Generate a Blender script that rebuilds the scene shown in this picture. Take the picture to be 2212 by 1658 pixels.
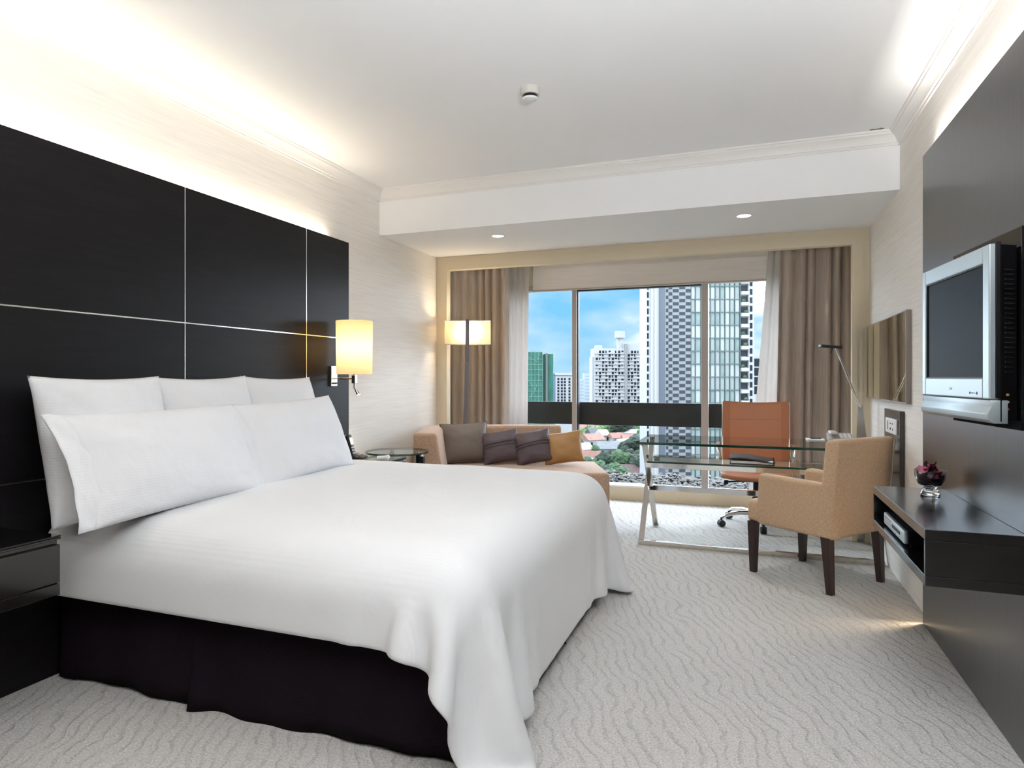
import bpy, bmesh, math, random
import numpy as np
from mathutils import Vector, Matrix, noise

for o in list(bpy.data.objects):
    bpy.data.objects.remove(o, do_unlink=True)
scene = bpy.context.scene
COL = scene.collection
rnd = random.Random(7)
PI = math.pi

# ------------------------------------------------------------------ camera
YAW = math.radians(20.905)
cam_d = bpy.data.cameras.new('camera')
cam_d.sensor_width = 36.0
cam_d.sensor_fit = 'HORIZONTAL'
cam_d.lens = 1424.8 / 2212 * 36.0
cam_d.shift_x = (1106 - 1067.8) / 2212
cam_d.shift_y = (816.5 - 829) / 2212
cam_d.clip_start = 0.05
cam_d.clip_end = 3000
cam = bpy.data.objects.new('camera', cam_d)
COL.objects.link(cam)
cam.location = (0, 0, 1.24)
cam.rotation_euler = (PI / 2, 0, YAW)
scene.camera = cam

# ------------------------------------------------------------------ colour management
vs = scene.view_settings
vs.view_transform = 'Standard'
vs.look = 'None'
vs.exposure = 1.38
vs.gamma = 1.0
vs.use_curve_mapping = False
cy = scene.cycles
cy.max_bounces = 8
cy.diffuse_bounces = 4
cy.glossy_bounces = 4
cy.transmission_bounces = 8
cy.transparent_max_bounces = 12
cy.sample_clamp_indirect = 6.0
cy.caustics_reflective = False
cy.caustics_refractive = False
cy.use_denoising = True


# ------------------------------------------------------------------ world: blue sky with broken cloud
def build_world():
    w = bpy.data.worlds.new('sky')
    scene.world = w
    w.use_nodes = True
    nt = w.node_tree
    nt.nodes.clear()
    N = nt.nodes.new
    L = nt.links.new
    out = N('ShaderNodeOutputWorld')
    bg = N('ShaderNodeBackground')
    tc = N('ShaderNodeTexCoord')
    mp = N('ShaderNodeMapping')
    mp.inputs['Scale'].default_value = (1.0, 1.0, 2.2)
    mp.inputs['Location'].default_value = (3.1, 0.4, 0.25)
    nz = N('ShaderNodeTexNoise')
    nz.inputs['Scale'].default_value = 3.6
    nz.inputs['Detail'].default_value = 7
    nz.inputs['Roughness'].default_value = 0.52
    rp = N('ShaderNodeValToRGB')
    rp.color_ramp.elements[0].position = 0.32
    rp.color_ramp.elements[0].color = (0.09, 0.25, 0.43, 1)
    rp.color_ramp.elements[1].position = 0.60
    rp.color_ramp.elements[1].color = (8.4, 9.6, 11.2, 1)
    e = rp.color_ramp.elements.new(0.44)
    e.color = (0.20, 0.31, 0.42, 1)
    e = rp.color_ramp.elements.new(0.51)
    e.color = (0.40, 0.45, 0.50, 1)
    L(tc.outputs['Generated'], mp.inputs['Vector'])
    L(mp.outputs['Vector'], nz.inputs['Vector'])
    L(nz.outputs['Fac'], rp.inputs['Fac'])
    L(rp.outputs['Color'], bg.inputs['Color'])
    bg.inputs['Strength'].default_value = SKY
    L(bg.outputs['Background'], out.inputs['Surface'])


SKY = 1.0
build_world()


def add_light(name, kind, loc, energy, color, rot=(0, 0, 0), **kw):
    d = bpy.data.lights.new(name, kind)
    d.energy = energy
    d.color = color
    for k, v in kw.items():
        setattr(d, k, v)
    o = bpy.data.objects.new(name, d)
    COL.objects.link(o)
    o.location = loc
    o.rotation_euler = rot
    return o


# the sun stands behind the hotel and lights the town, it does not enter the room
add_light('sun', 'SUN', (0, -20, 40), .45, (1.0, 0.96, 0.9), (math.radians(50), 0, math.radians(25)), angle=0.01)
WARM = (1.0, 0.80, 0.55)
# LED cove on top of the headboard panelling and on top of the television wall panel
add_light('cove_light_headboard', 'AREA', (-2.738, 1.25, 2.205), 8, (1.0, .88, .68), (PI, math.radians(8), 0),
          shape='RECTANGLE', size=0.03, size_y=5.3)
add_light('cove_light_panel', 'AREA', (0.853, 1.2, 2.345), 22, (1.0, .95, .90), (PI, 0, 0),
          shape='RECTANGLE', size=0.02, size_y=5.2)
# added fill light, out of view, that brightens the ceiling and walls
add_light('added_ceiling_fill', 'AREA', (.60, .08, 1.52), 90, (.93, .97, 1.0), (PI, 0, 0), shape='DISK', size=.26)
# LED strip on the back edge of the television panel, low over the carpet
add_light('edge_light_panel', 'AREA', (0.857, 3.906, 0.28), 2.0, WARM, (-PI / 2, 0, 0),
          shape='RECTANGLE', size=0.02, size_y=0.45)
# daylight guide for the sky seen through the window
prt = add_light('window_portal', 'AREA', (-1.05, 6.87, 1.2), 1, (1, 1, 1), (-PI / 2, 0, 0),
                shape='RECTANGLE', size=4.0, size_y=2.2)
prt.data.cycles.is_portal = True


# ------------------------------------------------------------------ materials
MATS = {}


def mat(name, col=(.8, .8, .8), rough=.5, metal=0.0, spec=.5, var=None, bump=None, bump2=None, **kw):
    """procedural principled material; var=(scale xyz, amount, detail), bump=(kind, scale xyz, strength, distance)"""
    if name in MATS:
        return MATS[name]
    m = bpy.data.materials.new(name)
    m.use_nodes = True
    nt = m.node_tree
    b = nt.nodes['Principled BSDF']
    b.inputs['Base Color'].default_value = (*col, 1)
    b.inputs['Roughness'].default_value = rough
    b.inputs['Metallic'].default_value = metal
    b.inputs['Specular IOR Level'].default_value = spec
    for k, v in kw.items():
        b.inputs[k].default_value = v
    tc = None

    def coords(sc):
        nonlocal tc
        if tc is None:
            tc = nt.nodes.new('ShaderNodeTexCoord')
        mp = nt.nodes.new('ShaderNodeMapping')
        mp.inputs['Scale'].default_value = sc
        nt.links.new(tc.outputs['Object'], mp.inputs['Vector'])
        return mp.outputs['Vector']

    if var:
        nz = nt.nodes.new('ShaderNodeTexNoise')
        nz.inputs['Scale'].default_value = 1
        nz.inputs['Detail'].default_value = var[2]
        nt.links.new(coords(var[0]), nz.inputs['Vector'])
        rp = nt.nodes.new('ShaderNodeValToRGB')
        a = var[1]
        rp.color_ramp.elements[0].position = .3
        rp.color_ramp.elements[1].position = .7
        rp.color_ramp.elements[0].color = (*[max(0, c * (1 - a)) for c in col], 1)
        rp.color_ramp.elements[1].color = (*[min(1, c * (1 + a)) for c in col], 1)
        nt.links.new(nz.outputs['Fac'], rp.inputs['Fac'])
        nt.links.new(rp.outputs['Color'], b.inputs['Base Color'])
    prev = None
    for bp_ in (bump, bump2):
        if not bp_:
            continue
        kind, sc, st, dist = bp_
        if kind == 'noise':
            tx = nt.nodes.new('ShaderNodeTexNoise')
            tx.inputs['Scale'].default_value = 1
            tx.inputs['Detail'].default_value = 3
            o = tx.outputs['Fac']
        else:
            tx = nt.nodes.new('ShaderNodeTexWave')
            tx.inputs['Scale'].default_value = 1
            tx.bands_direction = kind
            o = tx.outputs['Fac']
        nt.links.new(coords(sc), tx.inputs['Vector'])
        bn = nt.nodes.new('ShaderNodeBump')
        bn.inputs['Strength'].default_value = st
        bn.inputs['Distance'].default_value = dist
        nt.links.new(o, bn.inputs['Height'])
        if prev:
            nt.links.new(prev, bn.inputs['Normal'])
        prev = bn.outputs['Normal']
    if prev:
        nt.links.new(prev, b.inputs['Normal'])
    MATS[name] = m
    return m


def glass_mat(name, tint, rough=0.0, ior=1.45):
    """flat architectural glass: clear straight through, Fresnel gloss on top"""
    m = bpy.data.materials.new(name)
    m.use_nodes = True
    nt = m.node_tree
    nt.nodes.clear()
    out = nt.nodes.new('ShaderNodeOutputMaterial')
    tr = nt.nodes.new('ShaderNodeBsdfTransparent')
    tr.inputs['Color'].default_value = (*tint, 1)
    gl = nt.nodes.new('ShaderNodeBsdfGlossy')
    gl.inputs['Roughness'].default_value = rough
    fr = nt.nodes.new('ShaderNodeFresnel')
    fr.inputs['IOR'].default_value = ior
    mx = nt.nodes.new('ShaderNodeMixShader')
    ge = nt.nodes.new('ShaderNodeNewGeometry')
    inv = nt.nodes.new('ShaderNodeMath')
    inv.operation = 'SUBTRACT'
    inv.inputs[0].default_value = 1.0
    nt.links.new(ge.outputs['Backfacing'], inv.inputs[1])
    mu = nt.nodes.new('ShaderNodeMath')
    mu.operation = 'MULTIPLY'
    nt.links.new(fr.outputs['Fac'], mu.inputs[0])
    nt.links.new(inv.outputs['Value'], mu.inputs[1])
    nt.links.new(mu.outputs['Value'], mx.inputs['Fac'])
    nt.links.new(tr.outputs['BSDF'], mx.inputs[1])
    nt.links.new(gl.outputs['BSDF'], mx.inputs[2])
    nt.links.new(mx.outputs['Shader'], out.inputs['Surface'])
    MATS[name] = m
    return m


def emit_mat(name, col, strength):
    m = bpy.data.materials.new(name)
    m.use_nodes = True
    nt = m.node_tree
    nt.nodes.clear()
    out = nt.nodes.new('ShaderNodeOutputMaterial')
    em = nt.nodes.new('ShaderNodeEmission')
    em.inputs['Color'].default_value = (*col, 1)
    em.inputs['Strength'].default_value = strength
    nt.links.new(em.outputs['Emission'], out.inputs['Surface'])
    return m


def shade_mat(name, col, trans):
    """fabric that lets light through: diffuse mixed with translucent"""
    m = bpy.data.materials.new(name)
    m.use_nodes = True
    nt = m.node_tree
    nt.nodes.clear()
    out = nt.nodes.new('ShaderNodeOutputMaterial')
    d = nt.nodes.new('ShaderNodeBsdfDiffuse')
    d.inputs['Color'].default_value = (*col, 1)
    t = nt.nodes.new('ShaderNodeBsdfTranslucent')
    t.inputs['Color'].default_value = (*col, 1)
    mx = nt.nodes.new('ShaderNodeMixShader')
    mx.inputs['Fac'].default_value = trans
    nt.links.new(d.outputs['BSDF'], mx.inputs[1])
    nt.links.new(t.outputs['BSDF'], mx.inputs[2])
    nt.links.new(mx.outputs['Shader'], out.inputs['Surface'])
    return m


def carpet_mat():
    m = bpy.data.materials.new('carpet')
    m.use_nodes = True
    nt = m.node_tree
    b = nt.nodes['Principled BSDF']
    b.inputs['Roughness'].default_value = .95
    b.inputs['Specular IOR Level'].default_value = .15
    N, L = nt.nodes.new, nt.links.new
    tc = N('ShaderNodeTexCoord')
    # broad warp so that the ribs run in wandering waves
    warp = N('ShaderNodeTexNoise')
    warp.inputs['Scale'].default_value = 3.4
    warp.inputs['Detail'].default_value = 3.5
    L(tc.outputs['Object'], warp.inputs['Vector'])
    vm = N('ShaderNodeVectorMath')
    vm.operation = 'MULTIPLY_ADD'
    vm.inputs[1].default_value = (.20, .20, 0)
    L(warp.outputs['Color'], vm.inputs[0])
    L(tc.outputs['Object'], vm.inputs[2])
    mp = N('ShaderNodeMapping')
    mp.inputs['Rotation'].default_value = (0, 0, math.radians(-22))
    L(vm.outputs['Vector'], mp.inputs['Vector'])
    wv = N('ShaderNodeTexWave')
    wv.bands_direction = 'X'
    wv.wave_profile = 'SIN'
    wv.inputs['Scale'].default_value = 6.0
    wv.inputs['Distortion'].default_value = 1.4
    wv.inputs['Detail'].default_value = 3
    wv.inputs['Detail Scale'].default_value = 1.6
    L(mp.outputs['Vector'], wv.inputs['Vector'])
    rib = N('ShaderNodeValToRGB')
    rib.color_ramp.elements[0].position = .0
    rib.color_ramp.elements[0].color = (0, 0, 0, 1)
    rib.color_ramp.elements[1].position = .22
    rib.color_ramp.elements[1].color = (1, 1, 1, 1)
    L(wv.outputs['Fac'], rib.inputs['Fac'])
    pile = N('ShaderNodeTexNoise')
    pile.inputs['Scale'].default_value = 130
    pile.inputs['Detail'].default_value = 3
    L(tc.outputs['Object'], pile.inputs['Vector'])
    tuft = N('ShaderNodeTexVoronoi')
    tuft.inputs['Scale'].default_value = 95
    L(tc.outputs['Object'], tuft.inputs['Vector'])
    brk = N('ShaderNodeTexNoise')
    brk.inputs['Scale'].default_value = 11
    brk.inputs['Detail'].default_value = 2
    L(tc.outputs['Object'], brk.inputs['Vector'])
    bm_ = N('ShaderNodeMath')
    bm_.operation = 'MULTIPLY_ADD'
    bm_.use_clamp = True
    bm_.inputs[1].default_value = 3.0
    bm_.inputs[2].default_value = -1.25
    L(brk.outputs['Fac'], bm_.inputs[0])
    mxm = N('ShaderNodeMath')
    mxm.operation = 'MAXIMUM'
    L(rib.outputs['Color'], mxm.inputs[0])
    L(bm_.outputs['Value'], mxm.inputs[1])
    col = N('ShaderNodeMix')
    col.data_type = 'RGBA'
    col.inputs['A'].default_value = (.52, .505, .48, 1)
    col.inputs['B'].default_value = (.63, .61, .585, 1)
    L(mxm.outputs['Value'], col.inputs['Factor'])
    mul = N('ShaderNodeMix')
    mul.data_type = 'RGBA'
    mul.blend_type = 'MULTIPLY'
    mul.inputs['Factor'].default_value = .7
    pr = N('ShaderNodeValToRGB')
    pr.color_ramp.elements[0].position = .3
    pr.color_ramp.elements[0].color = (.50, .50, .50, 1)
    pr.color_ramp.elements[1].position = .68
    pr.color_ramp.elements[1].color = (1.0, 1.0, 1.0, 1)
    L(pile.outputs['Fac'], pr.inputs['Fac'])
    L(col.outputs['Result'], mul.inputs['A'])
    L(pr.outputs['Color'], mul.inputs['B'])
    L(mul.outputs['Result'], b.inputs['Base Color'])
    b1 = N('ShaderNodeBump')
    b1.inputs['Strength'].default_value = .4
    b1.inputs['Distance'].default_value = .012
    L(mxm.outputs['Value'], b1.inputs['Height'])
    b2 = N('ShaderNodeBump')
    b2.inputs['Strength'].default_value = .7
    b2.inputs['Distance'].default_value = .004
    L(tuft.outputs['Distance'], b2.inputs['Height'])
    L(b1.outputs['Normal'], b2.inputs['Normal'])
    L(b2.outputs['Normal'], b.inputs['Normal'])
    return m


m_ceiling = mat('ceiling_paint', (.93, .93, .93), .9, spec=.1)
m_trim = mat('trim_paint', (.86, .84, .81), .55)
m_wallpaper = mat('wallpaper', (.875, .835, .785), .85, spec=.15, var=((3, 3, 130), .05, 2),
                  bump=('noise', (4, 4, 240), .25, .002))
m_frame_paint = mat('frame_paint', (.74, .64, .475), .7, var=((2, 2, 2), .02, 1))
m_carpet = carpet_mat()
m_dark_panel = mat('dark_stained_panel', (.0068, .0058, .0070), .48, spec=.2, var=((.6, 3, 40), .25, 3),
                   bump=('noise', (2, 5, 160), .06, .002))
m_tv_panel = mat('dark_wood_panel', (.010, .0082, .0080), .33, spec=.7, var=((2, 26, 2.5), .30, 4),
                 bump=('noise', (3, 110, 5), .16, .002), **{'Coat Weight': .45, 'Coat Roughness': .25})
m_dark_wood = mat('dark_wood', (.006, .0040, .0038), .24, spec=.8, var=((30, 2, 30), .25, 3), **{'Coat Weight': .5, 'Coat Roughness': .12})
m_leg_wood = mat('leg_wood', (.030, .013, .010), .38, var=((20, 20, 2), .3, 2))
m_silver = mat('brushed_steel', (.72, .71, .70), .25, 1.0)
m_chrome = mat('chrome', (.80, .79, .78), .07, 1.0)
m_chrome_warm = mat('polished_steel', (.66, .62, .57), .14, 1.0)
m_black = mat('black_plastic', (.004, .004, .005), .45, spec=.3)
m_black_rubber = mat('black_rubber', (.012, .012, .013), .65)
m_linen = mat('white_linen', (.81, .81, .83), .85, spec=.15, bump=('noise', (9, 9, 9), .35, .02), bump2=('Z', (0, 0, 30), .10, .003),
              **{'Sheen Weight': .15})
m_duvet = mat('striped_cotton', (.80, .80, .815), .8, spec=.2, bump=('Y', (0, 26, 0), .08, .003),
              bump2=('noise', (7, 7, 7), .25, .02), **{'Sheen Weight': .15})
m_skirt = mat('bed_skirt_cloth', (.0105, .0065, .0100), .9, spec=.1, var=((160, 160, 160), .3, 1))
m_sofa = mat('sofa_velour', (.47, .315, .22), .9, spec=.2, var=((90, 90, 90), .14, 2),
             bump=('noise', (220, 220, 220), .3, .002), **{'Sheen Weight': .35})
m_chair_cloth = mat('armchair_cloth', (.56, .385, .245), .92, spec=.15, var=((110, 110, 110), .14, 2),
                    bump=('noise', (260, 260, 260), .3, .002), **{'Sheen Weight': .2})
m_taupe = mat('taupe_satin', (.155, .125, .105), .55, spec=.5, bump=('noise', (18, 18, 18), .2, .01))
m_plum = mat('plum_satin', (.085, .058, .068), .55, spec=.5, bump=('noise', (18, 18, 18), .2, .01))
m_gold = mat('gold_satin', (.36, .185, .060), .5, spec=.5, bump=('noise', (18, 18, 18), .2, .01))
m_curtain = mat('curtain_cloth', (.50, .425, .37), .8, spec=.2, var=((90, 90, 5), .12, 2),
                bump=('noise', (140, 140, 30), .2, .002), **{'Sheen Weight': .2})
m_sheer = shade_mat('sheer_voile', (.52, .47, .43), .36)
m_blind = mat('blind_cloth', (.84, .79, .76), .85, var=((3, 3, 160), .06, 2))
m_alu = mat('window_aluminium', (.47, .42, .385), .45, .3)
m_alu_dark = mat('window_gasket', (.02, .02, .022), .5)
m_pane = glass_mat('window_glass', (.985, .995, .99), 0, 1.2)
m_desk_glass = glass_mat('desk_glass', (.955, .985, .972), 0, 1.4)
m_bowl_glass = mat('bowl_glass', (.96, .97, .98), .0, **{'Transmission Weight': 1.0, 'IOR': 1.45})
m_glass_edge = mat('green_glass_edge', (.004, .045, .028), .08, spec=.7)
m_orange = mat('orange_leather', (.54, .215, .105), .45, spec=.4, bump=('noise', (160, 160, 160), .15, .001))
m_orange_seam = mat('orange_leather_hem', (.46, .165, .07), .5)
m_tv_silver = mat('tv_silver', (.50, .57, .60), .38, .55)
m_screen = mat('tv_screen', (.012, .018, .022), .45, spec=.06)
m_mirror = mat('mirror', (.80, .78, .62), .02, 1.0)
m_plate = mat('white_plastic', (.80, .80, .79), .4)
m_grey_plastic = mat('grey_plastic', (.42, .40, .38), .45)
m_paper = mat('paper', (.85, .85, .84), .9)
m_folder = mat('brown_leather', (.055, .030, .024), .75, spec=.15)
m_petal = mat('petal', (.23, .018, .060), .6)
m_petal2 = mat('petal_pink', (.62, .20, .30), .6)
m_petal3 = mat('petal_dark', (.06, .008, .035), .6)
m_shade_floor = shade_mat('lamp_shade_cloth', (.88, .78, .58), .55)
m_lamp_white = emit_mat('downlight_glow', (1.0, .95, .85), 4)
m_bulb = emit_mat('spot_glow', (1.0, .85, .55), 80)
m_pole = mat('lamp_pole_steel', (.16, .15, .165), .45, .35)


# ------------------------------------------------------------------ geometry helpers
XF = {}      # object name -> world matrix of the thing it belongs to


def root(name, loc=(0, 0, 0), rz=0.0, label=None, cat=None, group=None, kind=None):
    o = bpy.data.objects.new(name, None)
    o.empty_display_size = .1
    COL.objects.link(o)
    o.location = loc
    o.rotation_euler = (0, 0, rz)
    XF[o.name] = Matrix.Translation(loc) @ Matrix.Rotation(rz, 4, 'Z')
    return tag(o, label, cat, group, kind)


def tag(o, label=None, cat=None, group=None, kind=None):
    if label:
        o['label'] = label
    if cat:
        o['category'] = cat
    if group:
        o['group'] = group
    if kind:
        o['kind'] = kind
    return o


class MB:
    """collects shapes into one bmesh, build() links them as ONE mesh object"""

    def __init__(self):
        self.bm = bmesh.new()

    def box(self, x0, x1, y0, y1, z0, z1, bev=0.0, seg=2):
        r = bmesh.ops.create_cube(self.bm, size=1)
        vs_ = r['verts']
        for v in vs_:
            v.co = Vector(((x0 + x1) / 2 + v.co.x * (x1 - x0), (y0 + y1) / 2 + v.co.y * (y1 - y0),
                           (z0 + z1) / 2 + v.co.z * (z1 - z0)))
        if bev:
            ed = list({e for v in vs_ for e in v.link_edges})
            bmesh.ops.bevel(self.bm, geom=ed, offset=bev, segments=seg, profile=.5, affect='EDGES')
        return self

    def obox(self, M, sx, sy, sz, bev=0.0, seg=2):
        """box of full sizes sx sy sz centred on matrix M"""
        r = bmesh.ops.create_cube(self.bm, size=1)
        vs_ = r['verts']
        for v in vs_:
            v.co = M @ Vector((v.co.x * sx, v.co.y * sy, v.co.z * sz))
        if bev:
            ed = list({e for v in vs_ for e in v.link_edges})
            bmesh.ops.bevel(self.bm, geom=ed, offset=bev, segments=seg, profile=.5, affect='EDGES')
        return self

    def bar(self, p0, p1, w, d, up=(0, 0, 1), bev=0.0):
        """rectangular bar from p0 to p1; w across, d along the 'up' side"""
        p0, p1 = Vector(p0), Vector(p1)
        a = (p1 - p0).normalized()
        u = Vector(up)
        s = a.cross(u).normalized()
        u = s.cross(a).normalized()
        M = Matrix((s, a, u)).transposed().to_4x4()
        M.translation = (p0 + p1) / 2
        return self.obox(M, w, (p1 - p0).length, d, bev)

    def cyl(self, p0, p1, r0, r1=None, n=20, caps=True):
        p0, p1 = Vector(p0), Vector(p1)
        r1 = r0 if r1 is None else r1
        a = (p1 - p0).normalized()
        s = a.orthogonal().normalized()
        t = a.cross(s)
        A = [self.bm.verts.new(p0 + (s * math.cos(2 * PI * i / n) + t * math.sin(2 * PI * i / n)) * r0) for i in range(n)]
        B = [self.bm.verts.new(p1 + (s * math.cos(2 * PI * i / n) + t * math.sin(2 * PI * i / n)) * r1) for i in range(n)]
        for i in range(n):
            self.bm.faces.new((A[i], A[(i + 1) % n], B[(i + 1) % n], B[i]))
        if caps:
            self.bm.faces.new(A[::-1])
            self.bm.faces.new(B)
        return self

    def tube(self, pts, r, n=8):
        pts = [Vector(p) for p in pts]
        rings = []
        rr = r if isinstance(r, (list, tuple)) else [r] * len(pts)
        s = None
        for i, p in enumerate(pts):
            a = (pts[min(i + 1, len(pts) - 1)] - pts[max(i - 1, 0)]).normalized()
            s = a.orthogonal().normalized() if s is None else (s - a * s.dot(a)).normalized()
            t = a.cross(s)
            rings.append([self.bm.verts.new(p + (s * math.cos(2 * PI * k / n) + t * math.sin(2 * PI * k / n)) * rr[i])
                          for k in range(n)])
        for A, B in zip(rings, rings[1:]):
            for k in range(n):
                self.bm.faces.new((A[k], A[(k + 1) % n], B[(k + 1) % n], B[k]))
        self.bm.faces.new(rings[0][::-1])
        self.bm.faces.new(rings[-1])
        return self

    def prism(self, poly, axis, a, b, bev=0.0, seg=2):
        """extrude a 2-D polygon along axis x / y / z from a to b"""
        def P(p, t):
            return {'x': (t, p[0], p[1]), 'y': (p[0], t, p[1]), 'z': (p[0], p[1], t)}[axis]
        A = [self.bm.verts.new(P(p, a)) for p in poly]
        B = [self.bm.verts.new(P(p, b)) for p in poly]
        n = len(poly)
        fs = [self.bm.faces.new(A), self.bm.faces.new(B[::-1])]
        for i in range(n):
            fs.append(self.bm.faces.new((A[(i + 1) % n], A[i], B[i], B[(i + 1) % n])))
        bmesh.ops.recalc_face_normals(self.bm, faces=fs)
        if bev:
            ed = list({e for f in fs for e in f.edges})
            bmesh.ops.bevel(self.bm, geom=ed, offset=bev, segments=seg, profile=.5, affect='EDGES')
        return self

    def lathe(self, prof, c, n=28):
        """revolve (r, z) profile about the vertical through c"""
        rings = []
        for r, z in prof:
            if r < 1e-6:
                rings.append([self.bm.verts.new((c[0], c[1], c[2] + z))])
            else:
                rings.append([self.bm.verts.new((c[0] + r * math.cos(2 * PI * k / n), c[1] + r * math.sin(2 * PI * k / n),
                                                 c[2] + z)) for k in range(n)])
        for A, B in zip(rings, rings[1:]):
            for k in range(n):
                k2 = (k + 1) % n
                if len(A) == 1 and len(B) > 1:
                    self.bm.faces.new((A[0], B[k2], B[k]))
                elif len(B) == 1 and len(A) > 1:
                    self.bm.faces.new((A[k], A[k2], B[0]))
                elif len(A) > 1:
                    self.bm.faces.new((A[k], A[k2], B[k2], B[k]))
        return self

    def grid(self, f, nu, nv):
        """surface from f(i, j) -> point"""
        V = [[self.bm.verts.new(f(i, j)) for j in range(nv)] for i in range(nu)]
        for i in range(nu - 1):
            for j in range(nv - 1):
                self.bm.faces.new((V[i][j], V[i + 1][j], V[i + 1][j + 1], V[i][j + 1]))
        return self

    def build(self, name, m, parent=None, smooth=0, world=True, normals=True):
        """smooth: 0 flat, else the angle in degrees under which edges are smoothed.
        world=True: the shapes are in world coordinates, False: in the parent's own"""
        if normals:
            bmesh.ops.recalc_face_normals(self.bm, faces=self.bm.faces)
        me = bpy.data.meshes.new(name)
        if parent is not None and world:
            self.bm.transform(XF[parent.name].inverted())
        self.bm.to_mesh(me)
        self.bm.free()
        ms = m if isinstance(m, (list, tuple)) else [m]
        for q in ms:
            me.materials.append(q)
        if smooth:
            me.polygons.foreach_set('use_smooth', [True] * len(me.polygons))
            if smooth < 180:
                me.set_sharp_from_angle(angle=math.radians(smooth))
        o = bpy.data.objects.new(name, me)
        COL.objects.link(o)
        if parent is not None:
            o.parent = parent
            XF[o.name] = XF[parent.name]
        else:
            XF[o.name] = Matrix.Identity(4)
        return o


def part_copy(src, parent, loc, rz=0.0, scale=None):
    """another object that shares src's mesh"""
    o = src.copy()
    COL.objects.link(o)
    o.parent = parent
    o.location = loc
    o.rotation_euler = (0, 0, rz)
    if scale:
        o.scale = scale
    XF[o.name] = XF[parent.name]
    return o


def struct(o):
    o['kind'] = 'structure'
    return o


RV = Vector((math.cos(YAW), math.sin(YAW), 0))
FV = Vector((-math.sin(YAW), math.cos(YAW), 0))


def rd(r, d, z=0.0):
    """room point from sideways / depth distance along the camera's axes"""
    p = RV * r + FV * d
    return Vector((p.x, p.y, z))


# ================================================================== THE ROOM
XL, XR = -2.76, .874
YB, YW = 4.635, 5.687
ZC, ZB = 2.745, 2.389
YBACK = -1.6
NX0, NX1 = -3.10, .96          # window niche
OX0, OX1, OZ = -2.660, .768, 2.275   # opening of the niche
YG = 6.83                      # glass plane

struct(MB().box(-3.3, 1.1, YBACK - .1, 6.76, -.1, 0).build('floor', m_carpet))
struct(MB().box(-3.3, 1.1, YBACK - .1, YB + .02, ZC, ZC + .1).build('ceiling', m_ceiling))
struct(MB().box(XL - .1, XL, YBACK, YW, 0, ZC).build('wall_left', m_wallpaper))
struct(MB().box(XR, XR + .1, YBACK, YW, 0, ZC).build('wall_right', m_wallpaper))
struct(MB().box(XL - .1, XR + .1, YBACK - .1, YBACK, 0, ZC).build('wall_back', m_dark_wood))
# bulkhead over the window bay
b = MB().box(XL, XR, YB, YW + .08, ZB, ZC + .1).build('ceiling_bulkhead', m_ceiling)
struct(b)
# wall with the niche opening
mb = MB()
mb.box(XL - .4, OX0, YW, YW + .06, 0, ZB)
mb.box(OX1, XR + .15, YW, YW + .06, 0, ZB)
mb.box(OX0, OX1, YW, YW + .06, OZ, ZB)
struct(mb.build('wall_window', m_frame_paint))
# raised architrave around the opening, two steps
mb = MB()
for off, pr in ((.058, .012), (.022, .02)):
    mb.box(OX0 - off, OX0 - off + .036, YW - pr, YW, 0, OZ + off)
    mb.box(OX1 + off - .036, OX1 + off, YW - pr, YW, 0, OZ + off)
    mb.box(OX0 - off + .036, OX1 + off - .036, YW - pr, YW, OZ + off - .036, OZ + off)
mb.box(OX0, OX0 + .013, YW + .0005, YW + .062, 0, OZ)
mb.box(OX1 - .013, OX1, YW + .0005, YW + .062, 0, OZ)
mb.box(OX0 + .014, OX1 - .014, YW + .0005, YW + .062, OZ - .013, OZ)
struct(mb.build('trim_4', m_frame_paint))
# niche
mb = MB()
mb.box(NX0 - .1, NX0, YW + .06, 6.95, 0, 2.6)
mb.box(NX1, NX1 + .1, YW + .06, 6.95, 0, 2.6)
mb.box(NX0, NX1, YW + .06, 6.95, 2.5, 2.6)
mb.box(NX0, NX1, 6.80, 6.95, 2.22, 2.5)
struct(mb.build('wall_niche', m_frame_paint))
struct(MB().box(NX0, NX1, 6.757, 6.95, 0, .135).build('baseboard_window', m_frame_paint))


# crown mouldings: cornice profile (out, down) swept along the wall
CP = [(0, .085), (.010, .085), (.010, .074), (.018, .070), (.020, .060), (.026, .046), (.038, .030), (.052, .022),
      (.054, .013), (.064, .010), (.066, 0), (0, 0)]
mb = MB().prism([(XL + a, ZC - d) for a, d in CP], 'y', YBACK, YB - .0)
struct(mb.build('trim_1', m_trim, smooth=35))
mb = MB().prism([(XR - a, ZC - d) for a, d in CP], 'y', YBACK, YB - .0)
struct(mb.build('trim_2', m_trim, smooth=35))
mb = MB().prism([(YB - a, ZC - d) for a, d in CP], 'x', XL, XR)
struct(mb.build('trim_3', m_trim, smooth=35))
struct(MB().box(XL, XL + .012, 4.12, YW, 0, .09, .003).build('baseboard_left', m_frame_paint))

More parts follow.
